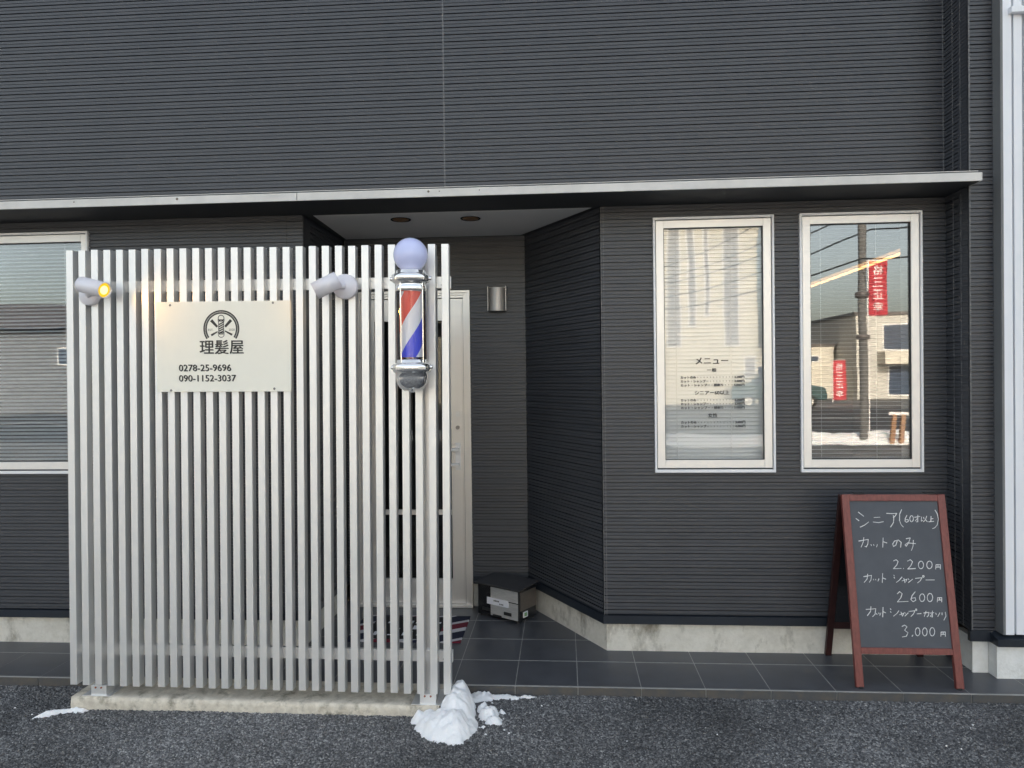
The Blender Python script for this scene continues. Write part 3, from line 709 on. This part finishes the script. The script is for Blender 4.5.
st7 = [[(440, 186), (458, 168), (478, 184), (468, 215), (442, 246), (526, 241)], [(578, 168), (554, 198), (546, 228), (562, 243), (584, 232), (578, 212), (552, 218)], ell(632, 212, 20, 29), ell(692, 210, 21, 31)] + yen(748, 211, .95) + [
       [(200, 306), (238, 303), (276, 299), (271, 340), (252, 360)], [(238, 283), (236, 320), (212, 352)], [(282, 334), (286, 343)], [(299, 330), (303, 339)], [(316, 330), (307, 350)], [(332, 288), (330, 361)], [(332, 321), (354, 329)],
       [(388, 297), (393, 305)], [(389, 318), (394, 326)], [(414, 353), (440, 332), (454, 312)], [(460, 342), (493, 328), (486, 346)], [(470, 320), (483, 353)], [(498, 323), (505, 331)], [(501, 351), (527, 326)], [(530, 316), (578, 310), (566, 335), (548, 353)], ell(587, 303, 5, 6), [(593, 333), (626, 330)],
       [(645, 326), (686, 320), (681, 345), (671, 353)], [(663, 311), (650, 351)], [(695, 326), (724, 322)], [(712, 309), (712, 355), (704, 352)], [(712, 328), (696, 351)], [(737, 324), (742, 336)], [(769, 322), (753, 351)], [(785, 321), (786, 338)], [(810, 317), (816, 345), (800, 376)],
       [(480, 428), (500, 418), (518, 430), (500, 456), (526, 474), (514, 500), (482, 506)], [(564, 490), (558, 500)], ell(600, 465, 18, 30), ell(655, 465, 18, 30), ell(712, 463, 19, 31)] + yen(778, 464, .95)
lines_ = {}
for fn, L_ in ((C6, st6), (C7, st7)):
    for s_ in L_:
        my = fn(s_[0])[1]; row = sum(my > t for t in (530, 556, 572, 587, 603, 622))
        ck = lines_.setdefault(row, MB())
        q = [b2(*fn(p)) for p in s_]
        w = [(ax0 + sti + u * (ax1 - ax0 - 2 * sti), (Lf - .032) - v * (Lf - .215)) for u, v in q]
        hw = .0018
        for (xa, va), (xb, vb) in zip(w[:-1], w[1:]):
            dx, dv = xb - xa, vb - va; L = max(math.hypot(dx, dv), 1e-5); ex, ev = dx / L, dv / L
            h0, h1 = hw * random.uniform(.6, 1.15), hw * random.uniform(.6, 1.15)
            xa -= ex * hw * .4; va -= ev * hw * .4; xb += ex * hw * .4; vb += ev * hw * .4
            d = -.0074 + random.uniform(0, .0003)
            ck.add([onb(xa - ev * h0, va + ex * h0, d), onb(xb - ev * h1, vb + ex * h1, d), onb(xb + ev * h1, vb - ex * h1, d), onb(xa + ev * h0, va - ex * h0, d)], [(0, 1, 2, 3)])
for row in sorted(lines_): lines_[row].build('chalk_line', M['chalk'], PB)

# ------------------------------------------------------------------ mail box on the floor
BX = empty('drop_box', (-.36, 4.38, 0), 'black and steel drop box on the tiles in the entrance corner', 'mailbox')
o_ = Vector((-.539, 4.458, 0)); u_ = Vector((.264, -.174, 0)); v_ = Vector((.098, .149, 0))
un, vn = u_.normalized(), v_.normalized()
def bxp(u, v, z, d=0): q = o_ + u_ * u + v_ * v - vn * d; return (q.x, q.y, z)
def bbox(mb, u0, u1, z0, z1, d0, d1, z1b=None):
    return mb.hexa([bxp(u0, 0, z0, d1), bxp(u1, 0, z0, d1), bxp(u1, 0, z0, d0), bxp(u0, 0, z0, d0), bxp(u0, 0, z1, d1), bxp(u1, 0, z1, d1), bxp(u1, 0, z1, d0), bxp(u0, 0, z1, d0)])
mb = MB(); mb.hexa([bxp(0, 0, .012), bxp(1, 0, .012), bxp(1, 1, .012), bxp(0, 1, .012), bxp(0, 0, .200), bxp(1, 0, .200), bxp(1, 1, .214), bxp(0, 1, .214)])
body = mb.build('body', M['boxblack'], BX, .002)
mb = MB(); mb.hexa([bxp(-.05, -.1, .2015), bxp(1.05, -.1, .2015), bxp(1.05, 1.05, .217), bxp(-.05, 1.05, .217), bxp(-.05, -.1, .209), bxp(1.05, -.1, .209), bxp(1.05, 1.05, .2245), bxp(-.05, 1.05, .2245)])
mb.build('lid', M['boxlid'], BX, .001)
mb = MB(); bbox(mb, .33, .985, .02, .118, .0005, .004); bbox(mb, .33, .985, .124, .192, .0005, .004); mb.build('steel_panel', M['steel'], BX)
mb = MB(); a = o_ + u_; 
def sd(v0, v1, z0, z1, d0, d1):
    P_ = lambda v, z, d: (a + v_ * v + un * d + Vector((0, 0, z)))
    return [P_(v0, z0, d1), P_(v1, z0, d1), P_(v1, z0, d0), P_(v0, z0, d0), P_(v0, z1, d1), P_(v1, z1, d1), P_(v1, z1, d0), P_(v0, z1, d0)]
mb.hexa(sd(.08, .97, .075, .185, .0005, .003)); mb.build('side_panel', M['steelbrown'], BX)
mb = MB(); mb.hexa(sd(.24, .5, .028, .062, .0005, .002)); mb.build('sticker', M['paper'], BX)
mb = MB(); mb.hexa(sd(.30, .44, .034, .056, .0022, .003)); mb.build('sticker_print', M['green'], BX)
mb = MB(); bbox(mb, .24, .77, .086, .128, .0045, .0055); lb = mb.build('paper_label', M['paper'], BX)
mb = MB(); random.seed(3)
for k in range(4): bbox(mb, .41 + k * .035, .435 + k * .035, .108, .117, .0058, .0062)
for k in range(3): bbox(mb, .55 + k * .035, .572 + k * .035, .094, .102, .0058, .0062)
mb.build('label_writing', M['ink'], lb)
mb = MB(); bbox(mb, .12, .30, .040, .060, .0006, .007); bbox(mb, .66, .84, .040, .060, .0045, .010); bbox(mb, .40, .60, .020, .030, .0045, .014)
mb.build('latch', M['rubber'], BX, .002)
for u, v in ((.06, .1), (.94, .1), (.94, .9), (.06, .9)): p = bxp(u, v, 0); MB().cyl((p[0], p[1], .0006), (p[0], p[1], .012), .012, 12).build('foot', M['rubber'], BX)

# ------------------------------------------------------------------ door mat
def matmat():
    m = bpy.data.materials.new('mat_weave'); m.use_nodes = True; nt = m.node_tree; b = nt.nodes['Principled BSDF']; b.inputs['Roughness'].default_value = .95
    tc = nt.nodes.new('ShaderNodeTexCoord'); s = nt.nodes.new('ShaderNodeSeparateXYZ'); nt.links.new(tc.outputs['Object'], s.inputs[0])
    def ma(op, a, b_=None, vb=0):
        n = nt.nodes.new('ShaderNodeMath'); n.operation = op; n.inputs[1].default_value = vb
        nt.links.new(a, n.inputs[0])
        if b_: nt.links.new(b_, n.inputs[1])
        return n.outputs[0]
    a = ma('SUBTRACT', s.outputs[1], ma('MULTIPLY', s.outputs[0], vb=.62)); fr = ma('FRACT', ma('MULTIPLY', a, vb=1 / .30))
    r = nt.nodes.new('ShaderNodeValToRGB'); r.color_ramp.interpolation = 'CONSTANT'; e = r.color_ramp.elements
    e[0].position = 0; e[0].color = (.012, .015, .04, 1); e[1].position = .24; e[1].color = (.62, .60, .62, 1)
    x = e.new(.44); x.color = (.17, .012, .03, 1); x = e.new(.74); x.color = (.62, .60, .62, 1); x = e.new(.86); x.color = (.012, .015, .04, 1)
    nt.links.new(fr, r.inputs[0]); nt.links.new(r.outputs[0], b.inputs['Base Color'])
    n = nt.nodes.new('ShaderNodeTexNoise'); n.inputs['Scale'].default_value = 400; bp = nt.nodes.new('ShaderNodeBump'); bp.inputs['Distance'].default_value = .003
    nt.links.new(tc.outputs['Object'], n.inputs['Vector']); nt.links.new(n.outputs[0], bp.inputs['Height']); nt.links.new(bp.outputs[0], b.inputs['Normal'])
    return m
M['matw'] = matmat(); M['matblack'] = mat('mat_black', (.012, .012, .014), .95, bump=.6, bscale=300)
MT = empty('door_mat', (-.9, 4.18, 0), 'door mat with red, white and navy diagonal stripes behind the screen', 'door mat')
box('mat_base', M['matw'], MT, -1.235, -.58, 3.965, 4.405, .0008, .009, bevel=.003)
box('centre_panel', M['matblack'], MT, -1.14, -.72, 4.0, 4.37, .0092, .0115)
mb = MB(); random.seed(5)
for k in range(9):
    x = -1.10 + k * .042
    for j in range(3):
        if random.random() < .75: mb.box(x, x + random.uniform(.008, .026), 4.05 + j * .1, 4.05 + j * .1 + random.uniform(.015, .07), .0117, .0123)
mb.build('mat_pattern', M['paper'], MT)

# ------------------------------------------------------------------ paving, ground
pv = MB(); gx = -.540; pt = .2985; g_ = .0019
rows = [3.437, 3.742, 4.046, 4.350, 4.72]
k0 = int((XL - gx) / pt) - 1; k1 = int((XR - gx) / pt) + 1
for j in range(4):
    for k in range(k0, k1):
        zz = random.uniform(-.0003, .0003)
        pv.box(gx + k * pt + g_, gx + (k + 1) * pt - g_, rows[j] + .0045, rows[j + 1] - .0045, -.02, 0 + zz)
PV = tag(pv.build('paving', M['tile'], None), kind='structure')
ns = MB()
for k in range(k0, k1): ns.box(gx + k * pt + g_, gx + (k + 1) * pt - g_, 3.424, 3.4318, -.06, -.0015)
ns.build('nosing', M['nosing'], PV)
box('grout_bed', M['grout'], PV, gx + k0 * pt, gx + k1 * pt, 3.4285, 4.73, -.07, -.0008)

def heightfield(name, x0, x1, y0, y1, step, fn, m, kind=None, keep=None):
    nx = int(round((x1 - x0) / step)) + 1; ny = int(round((y1 - y0) / step)) + 1
    vs = []; 
    for j in range(ny):
        for i in range(nx):
            x = x0 + (x1 - x0) * i / (nx - 1); y = y0 + (y1 - y0) * j / (ny - 1); vs.append((x, y, fn(x, y)))
    fs = []
    for j in range(ny - 1):
        for i in range(nx - 1):
            q = (j * nx + i, j * nx + i + 1, (j + 1) * nx + i + 1, (j + 1) * nx + i)
            if keep is None or any(keep(vs[t]) for t in q): fs.append(q)
    if keep is not None:
        used = sorted({t for q in fs for t in q}); mp = {t: i for i, t in enumerate(used)}
        vs = [vs[t] for t in used]; fs = [tuple(mp[t] for t in q) for q in fs]
    return MB().add(vs, fs, True), vs, fs

# ground: one sheet, finely displaced where the camera sees the aggregate, plain out to the horizon
GX0, GX1, GY0, GY1 = -3.6, 3.6, 2.45, 3.45; stp = .0044
nx = int((GX1 - GX0) / stp) + 1; ny = int((GY1 - GY0) / stp) + 1
xs = np.linspace(GX0, GX1, nx); ys = np.linspace(GY0, GY1, ny)
XX, YY = np.meshgrid(xs, ys)
rng = np.random.default_rng(4)
def cell(XX, YY, s, seed):
    """distance to the nearest jittered grid point, in units of s"""
    rg = np.random.default_rng(seed); N = 2048
    jx = rg.random((N, N), dtype=np.float32); jy = rg.random((N, N), dtype=np.float32); hh = rg.random((N, N), dtype=np.float32)
    U, V = XX / s + 700, YY / s + 100; iu, iv = np.floor(U).astype(int), np.floor(V).astype(int)
    best = np.full(U.shape, 9.0); hb = np.zeros(U.shape)
    for a in (-1, 0, 1):
        for b in (-1, 0, 1):
            cu, cv = (iu + a) % N, (iv + b) % N
            d = (iu + a + jx[cu, cv] - U) ** 2 + (iv + b + jy[cu, cv] - V) ** 2
            mk = d < best; best = np.where(mk, d, best); hb = np.where(mk, hh[cu, cv], hb)
    return np.sqrt(best), hb
d, h = cell(XX, YY, .0088, 1)
ZZ = -.040 + (h * .0068 - np.clip(d, 0, 1) * .0050)
lowf = np.sin(XX * 3.1 + 1) * .002 + np.sin(YY * 7 + XX * 2) * .0015
ZZ = ZZ + lowf
fade = np.minimum.reduce([(XX - GX0) / .1, (GX1 - XX) / .1, (YY - GY0) / .1, np.ones_like(XX)]).clip(0, 1)
ZZ = -.042 * (1 - fade) + ZZ * fade
verts = np.stack([XX.ravel(), YY.ravel(), ZZ.ravel()], 1)
idx = np.arange(nx * ny).reshape(ny, nx)
quads = np.stack([idx[:-1, :-1], idx[:-1, 1:], idx[1:, 1:], idx[1:, :-1]], -1).reshape(-1, 4)
fl = verts.tolist(); fq = quads.tolist()
o = len(fl); E = 600; zg = -.042
fl += [(-E, -E, zg), (E, -E, zg), (E, E, zg), (-E, E, zg), (GX0, GY0, zg), (GX1, GY0, zg), (GX1, GY1, zg), (GX0, GY1, zg)]
fq += [[o, o + 1, o + 5, o + 4], [o + 1, o + 2, o + 6, o + 5], [o + 2, o + 3, o + 7, o + 6], [o + 3, o, o + 4, o + 7]]
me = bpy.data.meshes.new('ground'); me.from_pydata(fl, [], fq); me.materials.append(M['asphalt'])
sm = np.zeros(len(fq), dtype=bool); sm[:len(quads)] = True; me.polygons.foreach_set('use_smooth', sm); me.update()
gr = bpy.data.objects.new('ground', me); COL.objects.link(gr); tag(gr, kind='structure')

# ------------------------------------------------------------------ snow
def fb(x, y, s, o=0): return noise.fractal(Vector((x * s, y * s, o)), .9, 2.0, 4)
def blob_h(x, y, blobs, wob=.3, s=16):
    h = -1
    wx = x + .012 * noise.noise(Vector((x * 28, y * 28, 3))); wy = y + .012 * noise.noise(Vector((x * 28, y * 28, 8)))
    for (cx, cy, rx, ry, hh, rot, pw) in blobs:
        c, s_ = math.cos(rot), math.sin(rot); dx, dy = wx - cx, wy - cy; u = (dx * c + dy * s_) / rx; v = (-dx * s_ + dy * c) / ry
        r = math.sqrt(u * u + v * v); r += wob * .35 * noise.noise(Vector((x * s, y * s, 5)))
        if r < 1: h = max(h, hh * (1 - r ** pw))
    return h
def snow(name, x0, x1, y0, y1, step, blobs, label, cat, zb=-.043, amp=.010, group=None, kind=None, ns=19):
    def fn(x, y):
        h = blob_h(x, y, blobs)
        if h <= 0: return -1
        n1 = abs(noise.noise(Vector((x * ns, y * ns, 2)))) * 2 - .6 + .5 * noise.noise(Vector((x * ns * 3, y * ns * 3, 4)))
        return zb + h + amp * n1 * min(1, h / .04)
    nx = int((x1 - x0) / step) + 1; ny = int((y1 - y0) / step) + 1; vs = []; ok = []
    for j in range(ny):
        for i in range(nx):
            x = x0 + i * step; y = y0 + j * step; z = fn(x, y); ok.append(z > zb - .001); vs.append((x, y, max(z, zb - .012)))
    fs = []
    for j in range(ny - 1):
        for i in range(nx - 1):
            q = (j * nx + i, j * nx + i + 1, (j + 1) * nx + i + 1, (j + 1) * nx + i)
            if any(ok[t] for t in q): fs.append(q)
    used = sorted({t for q in fs for t in q}); mp = {t: i for i, t in enumerate(used)}
    mb = MB().add([vs[t] for t in used], [tuple(mp[t] for t in q) for q in fs], True)
    o = mb.build(name, M['snow'], None, origin=((x0 + x1) / 2, (y0 + y1) / 2, zb)); tag(o, label, cat, group, kind); return o
snow('snow_pile', -.78, -.30, 2.92, 3.46, .0038,
     [(-.478, 3.26, .066, .080, .140, .0, 2.4), (-.486, 3.19, .085, .13, .124, .12, 2.6), (-.515, 3.09, .135, .14, .078, .5, 2.2), (-.47, 3.06, .07, .12, .092, .1, 2), (-.610, 3.155, .085, .06, .045, .3, 2),
      (-.458, 3.03, .06, .10, .055, -.2, 2)],
     'tall heap of white snow at the right foot of the slat screen', 'snow')
snow('snow_pile', -.44, -.20, 3.05, 3.30, .0042,
     [(-.345, 3.20, .05, .055, .05, .0, 2), (-.318, 3.145, .04, .035, .035, .4, 2), (-.36, 3.09, .018, .012, .015, 0, 2), (-.285, 3.235, .018, .014, .022, 0, 2), (-.375, 3.245, .03, .03, .05, 0, 2)],
     'small lumpy clump of snow just right of the tall heap', 'snow', amp=.012, ns=30)
snow('snow_patch', -.46, -.10, 3.32, 3.44, .0042,
     [(-.40, 3.385, .07, .05, .030, 0, 2), (-.30, 3.392, .10, .030, .018, .05, 2), (-.185, 3.40, .05, .014, .012, 0, 2)],
     'thin strip of crumbly snow along the paving edge', 'snow', amp=.012, ns=45)
snow('snow_patch', -2.44, -2.18, 3.04, 3.24, .0042,
     [(-2.335, 3.135, .085, .022, .022, .55, 2), (-2.24, 3.165, .05, .018, .02, .0, 2)],
     'small streak of ice and snow by the left end of the concrete footing', 'snow', amp=.008, ns=45)
cr = MB(); random.seed(11)
for k in range(46):
    if k < 20: x, y = random.uniform(-.5, -.1), random.uniform(3.0, 3.38)
    elif k < 30: x, y = random.uniform(-2.7, -1.6), random.uniform(3.05, 3.4)
    else: x, y = random.uniform(-3, 2.2), random.uniform(2.75, 3.4)
    r = random.uniform(.002, .006) * (1.3 if k < 20 else .8)
    cr.lathe([(1e-6, -r * .6), (r, -.1 * r), (r * .8, r * .5), (1e-6, r * .8)], (x, y, -.036), (random.uniform(-.4, .4), random.uniform(-.4, .4), 1), 6, False)
tag(cr.build('snow_crumbs', M['snow']), 'scattered crumbs of snow and grit on the asphalt', 'snow', kind='stuff')

# ------------------------------------------------------------------ the street behind the camera (seen in the window reflections)
M['road'] = mat('road_asphalt', (.055, .056, .06), .7, var=.3, vscale=.8)
M['paint'] = mat('road_paint', (.7, .7, .68), .8)
M['cream'] = mat('cream_wall', (.62, .59, .51), .85, var=.06, vscale=.6)
M['tan'] = mat('tan_wall', (.50, .49, .46), .85, var=.1, vscale=.6)
M['pale'] = mat('pale_wall', (.60, .57, .50), .85, var=.06)
M['grey'] = mat('grey_wall', (.13, .14, .16), .8, var=.1)
M['darkglass'] = mat('far_glass', (.05, .07, .11), .1)
M['roofm'] = mat('roof_metal', (.10, .09, .09), .5)
M['polem'] = mat('pole_concrete', (.13, .13, .13), .85)
M['wire'] = mat('wire', (.02, .02, .02), .6)
M['red'] = mat('banner_red', (.42, .035, .05), .8)
M['bwhite'] = mat('banner_white', (.8, .78, .78), .8)
M['strip'] = mat('pale_window_strip', (.33, .33, .34), 1.0)
M['hill'] = mat('hill', (.07, .075, .07), 1)
tag(box('road', M['road'], None, -120, 120, -25, -9.8, -.06, -.036), kind='structure')
tag(MB().add([(-120, -17.5, -.032), (120, -17.5, -.032), (120, -17.3, -.032), (-120, -17.3, -.032)], [(0, 1, 2, 3)]).build('road_line', M['paint']), kind='structure')
hm = MB(); N = 60; vs = []
for k in range(N + 1):
    x = -500 + 1000 * k / N; hgt = 10 + 9 * noise.noise(Vector((x * .012, 0, 1))) + 3 * noise.noise(Vector((x * .05, 0, 4)))
    vs += [(x, -260, -1), (x, -330, hgt), (x, -400, -1)]
hm.add(vs, [(3 * k + a, 3 * k + 3 + a, 3 * k + 4 + a, 3 * k + 1 + a) for k in range(N) for a in (0, 1)], True); tag(hm.build('hills', M['hill']), kind='structure')
# snow bank along the kerb
def bank(x, y):
    t = 1 - ((y + 8.75) / .85) ** 2
    if t <= 0: return -.06
    return -.04 + max(-.02, t * (.17 + .15 * noise.noise(Vector((x * .9, y, 0)))) + .05 * noise.noise(Vector((x * 5, y * 5, 2))))
bm_, _, _ = heightfield('snow_bank', -8.6, 22, -9.6, -7.9, .09, bank, M['snow'])
tag(bm_.build('snow_bank', M['snow'], None, origin=(0, -8.75, 0)), 'long low bank of ploughed snow along the road behind the camera', 'snow bank')
def far_building(name, x0, x1, y0, depth, h, wall, label, wins, roof='flat', cat='building', pane='darkglass'):
    e = empty(name, ((x0 + x1) / 2, y0, -.04), label, cat)
    box('wall', wall, e, x0, x1, y0 - depth, y0, -.06, h)
    if roof == 'flat':
        r = MB(); r.box(x0 - .1, x1 + .1, y0 - depth - .1, y0 + .1, h + .002, h + .18); r.build('roof', M['roofm'], e)
    else:
        ym = y0 - depth / 2; r = MB()
        r.add([(x0 - .5, y0 + .6, h - .1), (x1 + .5, y0 + .6, h - .1), (x1 + .5, y0 - depth - .6, h - .1), (x0 - .5, y0 - depth - .6, h - .1),
               (x0 + 1, ym, h + roof), (x1 - 1, ym, h + roof)], [(0, 1, 5, 4), (1, 2, 5), (2, 3, 4, 5), (3, 0, 4), (3, 2, 1, 0)])
        r.build('roof', M['roofm'], e)
    for (a, b, c, d) in wins:
        w = box('window', M['sashwhite'], e, a - .06, b + .06, y0 + .003, y0 + .05, c - .06, d + .06); box('pane', M[pane], w, a, b, y0 + .0505, y0 + .056, c, d)
    return e
far_building('apartment_building', 4.6, 10.0, -30, 9, 12, M['cream'], 'three-storey cream building with tall dark window strips across the road',
             [(5.5, 6.1, 3, 11), (6.5, 6.8, 4, 11), (7.3, 7.5, 4.5, 11), (8.3, 9.0, 3, 11), (9.3, 9.8, .5, 2.4)], pane='strip')
e2 = far_building('office_building', 17.6, 31, -37, 10, 5.0, M['tan'], 'two-storey tan office building right of the cream building across the road',
                  [(19.2, 23.0, 2.9, 4.4), (24.5, 29, 2.9, 4.4), (19.5, 21.5, .2, 1.9), (23, 26, .2, 1.9)])
box('balcony', M['pale'], e2, 18.8, 24.2, -36.99, -35.9, 2.0, 2.75)
far_building('shop', 11.6, 17.4, -40, 8, 3.25, M['pale'], 'low pale single-storey shop between cream and tan buildings across the road', [(12.4, 14, .6, 2.0), (15, 16.4, 2.3, 2.6)])
far_building('house', -33, -22.5, -27, 8, 4.3, M['grey'], 'grey house with dark pitched roof across the road, left side', [(-31, -29.5, 2.6, 3.6), (-25.2, -24.6, 2.4, 3.2)], 1.6, 'house')
far_building('house', -20.5, -10.5, -33, 8, 4.8, M['pale'], 'pale house with dark pitched roof across the road, nearer the middle', [(-19, -17.5, 2.8, 3.8), (-14, -12.5, 2.8, 3.8), (-17, -14.5, .5, 2.1)], 1.8, 'house')
far_building('house', -8.5, 2.5, -34, 8, 5.2, M['cream'], 'cream two-storey house left of the tall cream building', [(-7, -5.5, 3, 4.2), (-1.5, 0, 3, 4.2), (-5, -2.5, .5, 2.2)], 1.6, 'house')
# utility poles and wires
def upole(x, y, label):
    e = empty('utility_pole', (x, y, -.04), label, 'utility pole', 'utility poles along the road')
    MB().cyl((x, y, -.06), (x, y, 9.4), .085, 20, .075).build('pole', M['polem'], e)
    for z in (8.6, 7.8): MB().bar((x - .9, y + .15, z), (x + .9, y + .15, z), .09, .09).build('crossarm', M['roofm'], e)
    t = MB(); t.cyl((x + .38, y, 6.2), (x + .38, y, 7.0), .2, 20); t.build('transformer', M['polem'], e)
    b = MB(); b.lathe([(.12, 0), (.14, .02), (.14, .1), (.12, .12)], (x, y, 3.1)); b.lathe([(.12, 0), (.14, .02), (.14, .08), (.12, .1)], (x, y, 2.2)); b.build('band', M['roofm'], e)
P1 = (6.42, -8.2); P2 = (3.2, -27)
upole(*P1, 'concrete utility pole standing in the snow bank'); upole(*P2, 'concrete utility pole on the far side of the road')
random.seed(2)
for k, (za, zb, dx) in enumerate(((5.9, 6.1, -.1), (5.4, 5.7, .1), (4.95, 5.5, .0), (4.5, 5.0, .1), (3.9, 4.6, -.1))):
    pts = []
    A = Vector((P2[0] + dx, P2[1] + .2, zb)); Bv = Vector((P1[0] + dx, P1[1] + .2, za)); Cv = Vector((P1[0] + 1.6 + dx, -1.5, za + .1))
    for (p, q) in ((A, Bv), (Bv, Cv)):
        for i in range(9):
            t = i / 8; w = p.lerp(q, t); w.z -= 4 * .35 * t * (1 - t); pts.append(w)
    tag(MB().tube(pts, .017, 6).build('overhead_wire', M['wire'], None, origin=tuple(Bv)), 'overhead wire fixed at %s bracket of the pole in the snow bank' % ('the highest', 'the second highest', 'the middle', 'the second lowest', 'the lowest')[k], 'wire', 'overhead wires over the road')
def banner(x, y, z0, w, h, label, pole_z=0, txt='格三正幸'):
    e = empty('banner', (x, y, -.04), label, 'banner', 'red advertising banners')
    MB().box(x, x + w, y - .006, y + .006, z0, z0 + h).build('cloth', M['red'], e)
    t = MB(); n = len(txt)
    for i, c in enumerate(txt):
        zt = z0 + h - .08 * h - i * h * .225
        m_ = text_mb(c, x + w * .22, x + w * .78, zt - h * .17, zt, y + .008, mirror=True); t.add(m_.v, m_.f)
    t.build('lettering', M['bwhite'], e)
    p = MB(); p.cyl((x - .02, y, pole_z), (x - .02, y, z0 + h + .06), .014, 10); p.cyl((x - .02, y, z0 + h + .02), (x + w, y, z0 + h + .02), .01, 10); p.build('pole', M['bwhite'], e)
banner(6.56, -8.2, 2.72, .37, 1.15, 'red banner with white characters beside the utility pole', -.04)
banner(14.1, -31, .15, .62, 2.0, 'red banner with white characters standing before the low pale shop', -.04)
# parked car
M['carp'] = mat('car_paint', (.02, .06, .065), .25, coat=.8); M['tyre'] = mat('tyre', (.02, .02, .02), .9); M['hub'] = mat('hub', (.5, .5, .5), .3, metal=.9)
M['orange'] = mat('orange_post', (.32, .18, .10), .7)
CX, CY = 9.55, -25.8
CE = empty('parked_car', (CX, CY, -.04), 'dark green small car parked across the road', 'car')
prof = [(-2.1, .35), (-2.12, .75), (-1.95, .98), (-1.35, 1.05), (-.75, 1.48), (.75, 1.52), (1.45, 1.02), (2.05, .88), (2.15, .55), (2.1, .35)]
bd = MB(); n = len(prof)
vs = [(CX + p[0], CY - .8, p[1]) for p in prof] + [(CX + p[0], CY + .8, p[1]) for p in prof]
bd.add(vs, [tuple(range(n)), tuple(range(2 * n - 1, n - 1, -1))] + [(k, n + k, n + (k + 1) % n, (k + 1) % n) for k in range(n)]); bd.build('body', M['carp'], CE, .05)
for s_ in (-1, 1):
    yy = CY + s_ * .806
    MB().add([(CX - 1.2, yy, 1.05), (CX - .7, yy, 1.4), (CX + .68, yy, 1.43), (CX + 1.2, yy, 1.05)], [(0, 1, 2, 3)]).build('side_window', M['darkglass'], CE)
    for X in (-1.3, 1.35):
        w = MB().cyl((CX + X, CY + s_ * .62, .27), (CX + X, CY + s_ * .83, .27), .31, 24).build('wheel', M['tyre'], CE)
        MB().cyl((CX + X, CY + s_ * .831, .27), (CX + X, CY + s_ * .84, .27), .18, 20).build('hub', M['hub'], w)
BA = empty('barrier', (7.4, -8.3, 0), 'low barrier with orange legs and white top rail by the snow bank', 'barrier')
MB().bar((6.86, -8.0, .62), (7.5, -8.0, .62), .05, .07).build('top_rail', M['bwhite'], BA)
for X in (6.92, 7.10): MB().bar((X, -8.0, -.05), (X + .06, -8.0, .6), .08, .08).build('leg', M['orange'], BA)

# ------------------------------------------------------------------ light
EL = math.radians(24)
w = bpy.data.worlds.new('World'); S.world = w; w.use_nodes = True; nt = w.node_tree
sky = nt.nodes.new('ShaderNodeTexSky'); sky.sky_type = 'NISHITA'; sky.sun_disc = False; sky.sun_elevation = EL; sky.sun_rotation = 0
sky.air_density = 1.0; sky.dust_density = 6.0; sky.ozone_density = 1.0; sky.altitude = 300
hs = nt.nodes.new('ShaderNodeHueSaturation'); hs.inputs['Saturation'].default_value = .62; nt.links.new(sky.outputs[0], hs.inputs['Color'])
tn = nt.nodes.new('ShaderNodeMix'); tn.data_type = 'RGBA'; tn.blend_type = 'MULTIPLY'; tn.inputs[0].default_value = 1; tn.inputs[7].default_value = (1.0, .955, .86, 1)
nt.links.new(hs.outputs[0], tn.inputs[6]); nt.links.new(tn.outputs[2], nt.nodes['Background'].inputs[0]); nt.nodes['Background'].inputs[1].default_value = .15
sun = bpy.data.lights.new('sun', 'SUN'); sun.energy = 2.0; sun.angle = math.radians(.5); sun.color = (1, .90, .76)
so_ = bpy.data.objects.new('sun', sun); COL.objects.link(so_)
sd_ = Vector((0, math.cos(EL), math.sin(EL))); so_.rotation_euler = sd_.to_track_quat('Z', 'Y').to_euler(); so_.location = (0, 20, 12)
S.view_settings.view_transform = 'Standard'; S.view_settings.look = 'None'; S.view_settings.gamma = 1; S.view_settings.exposure = 1.95
S.cycles.use_denoising = True
S.cycles.max_bounces = 10; S.cycles.transparent_max_bounces = 16
S.cycles.sample_clamp_indirect = 6
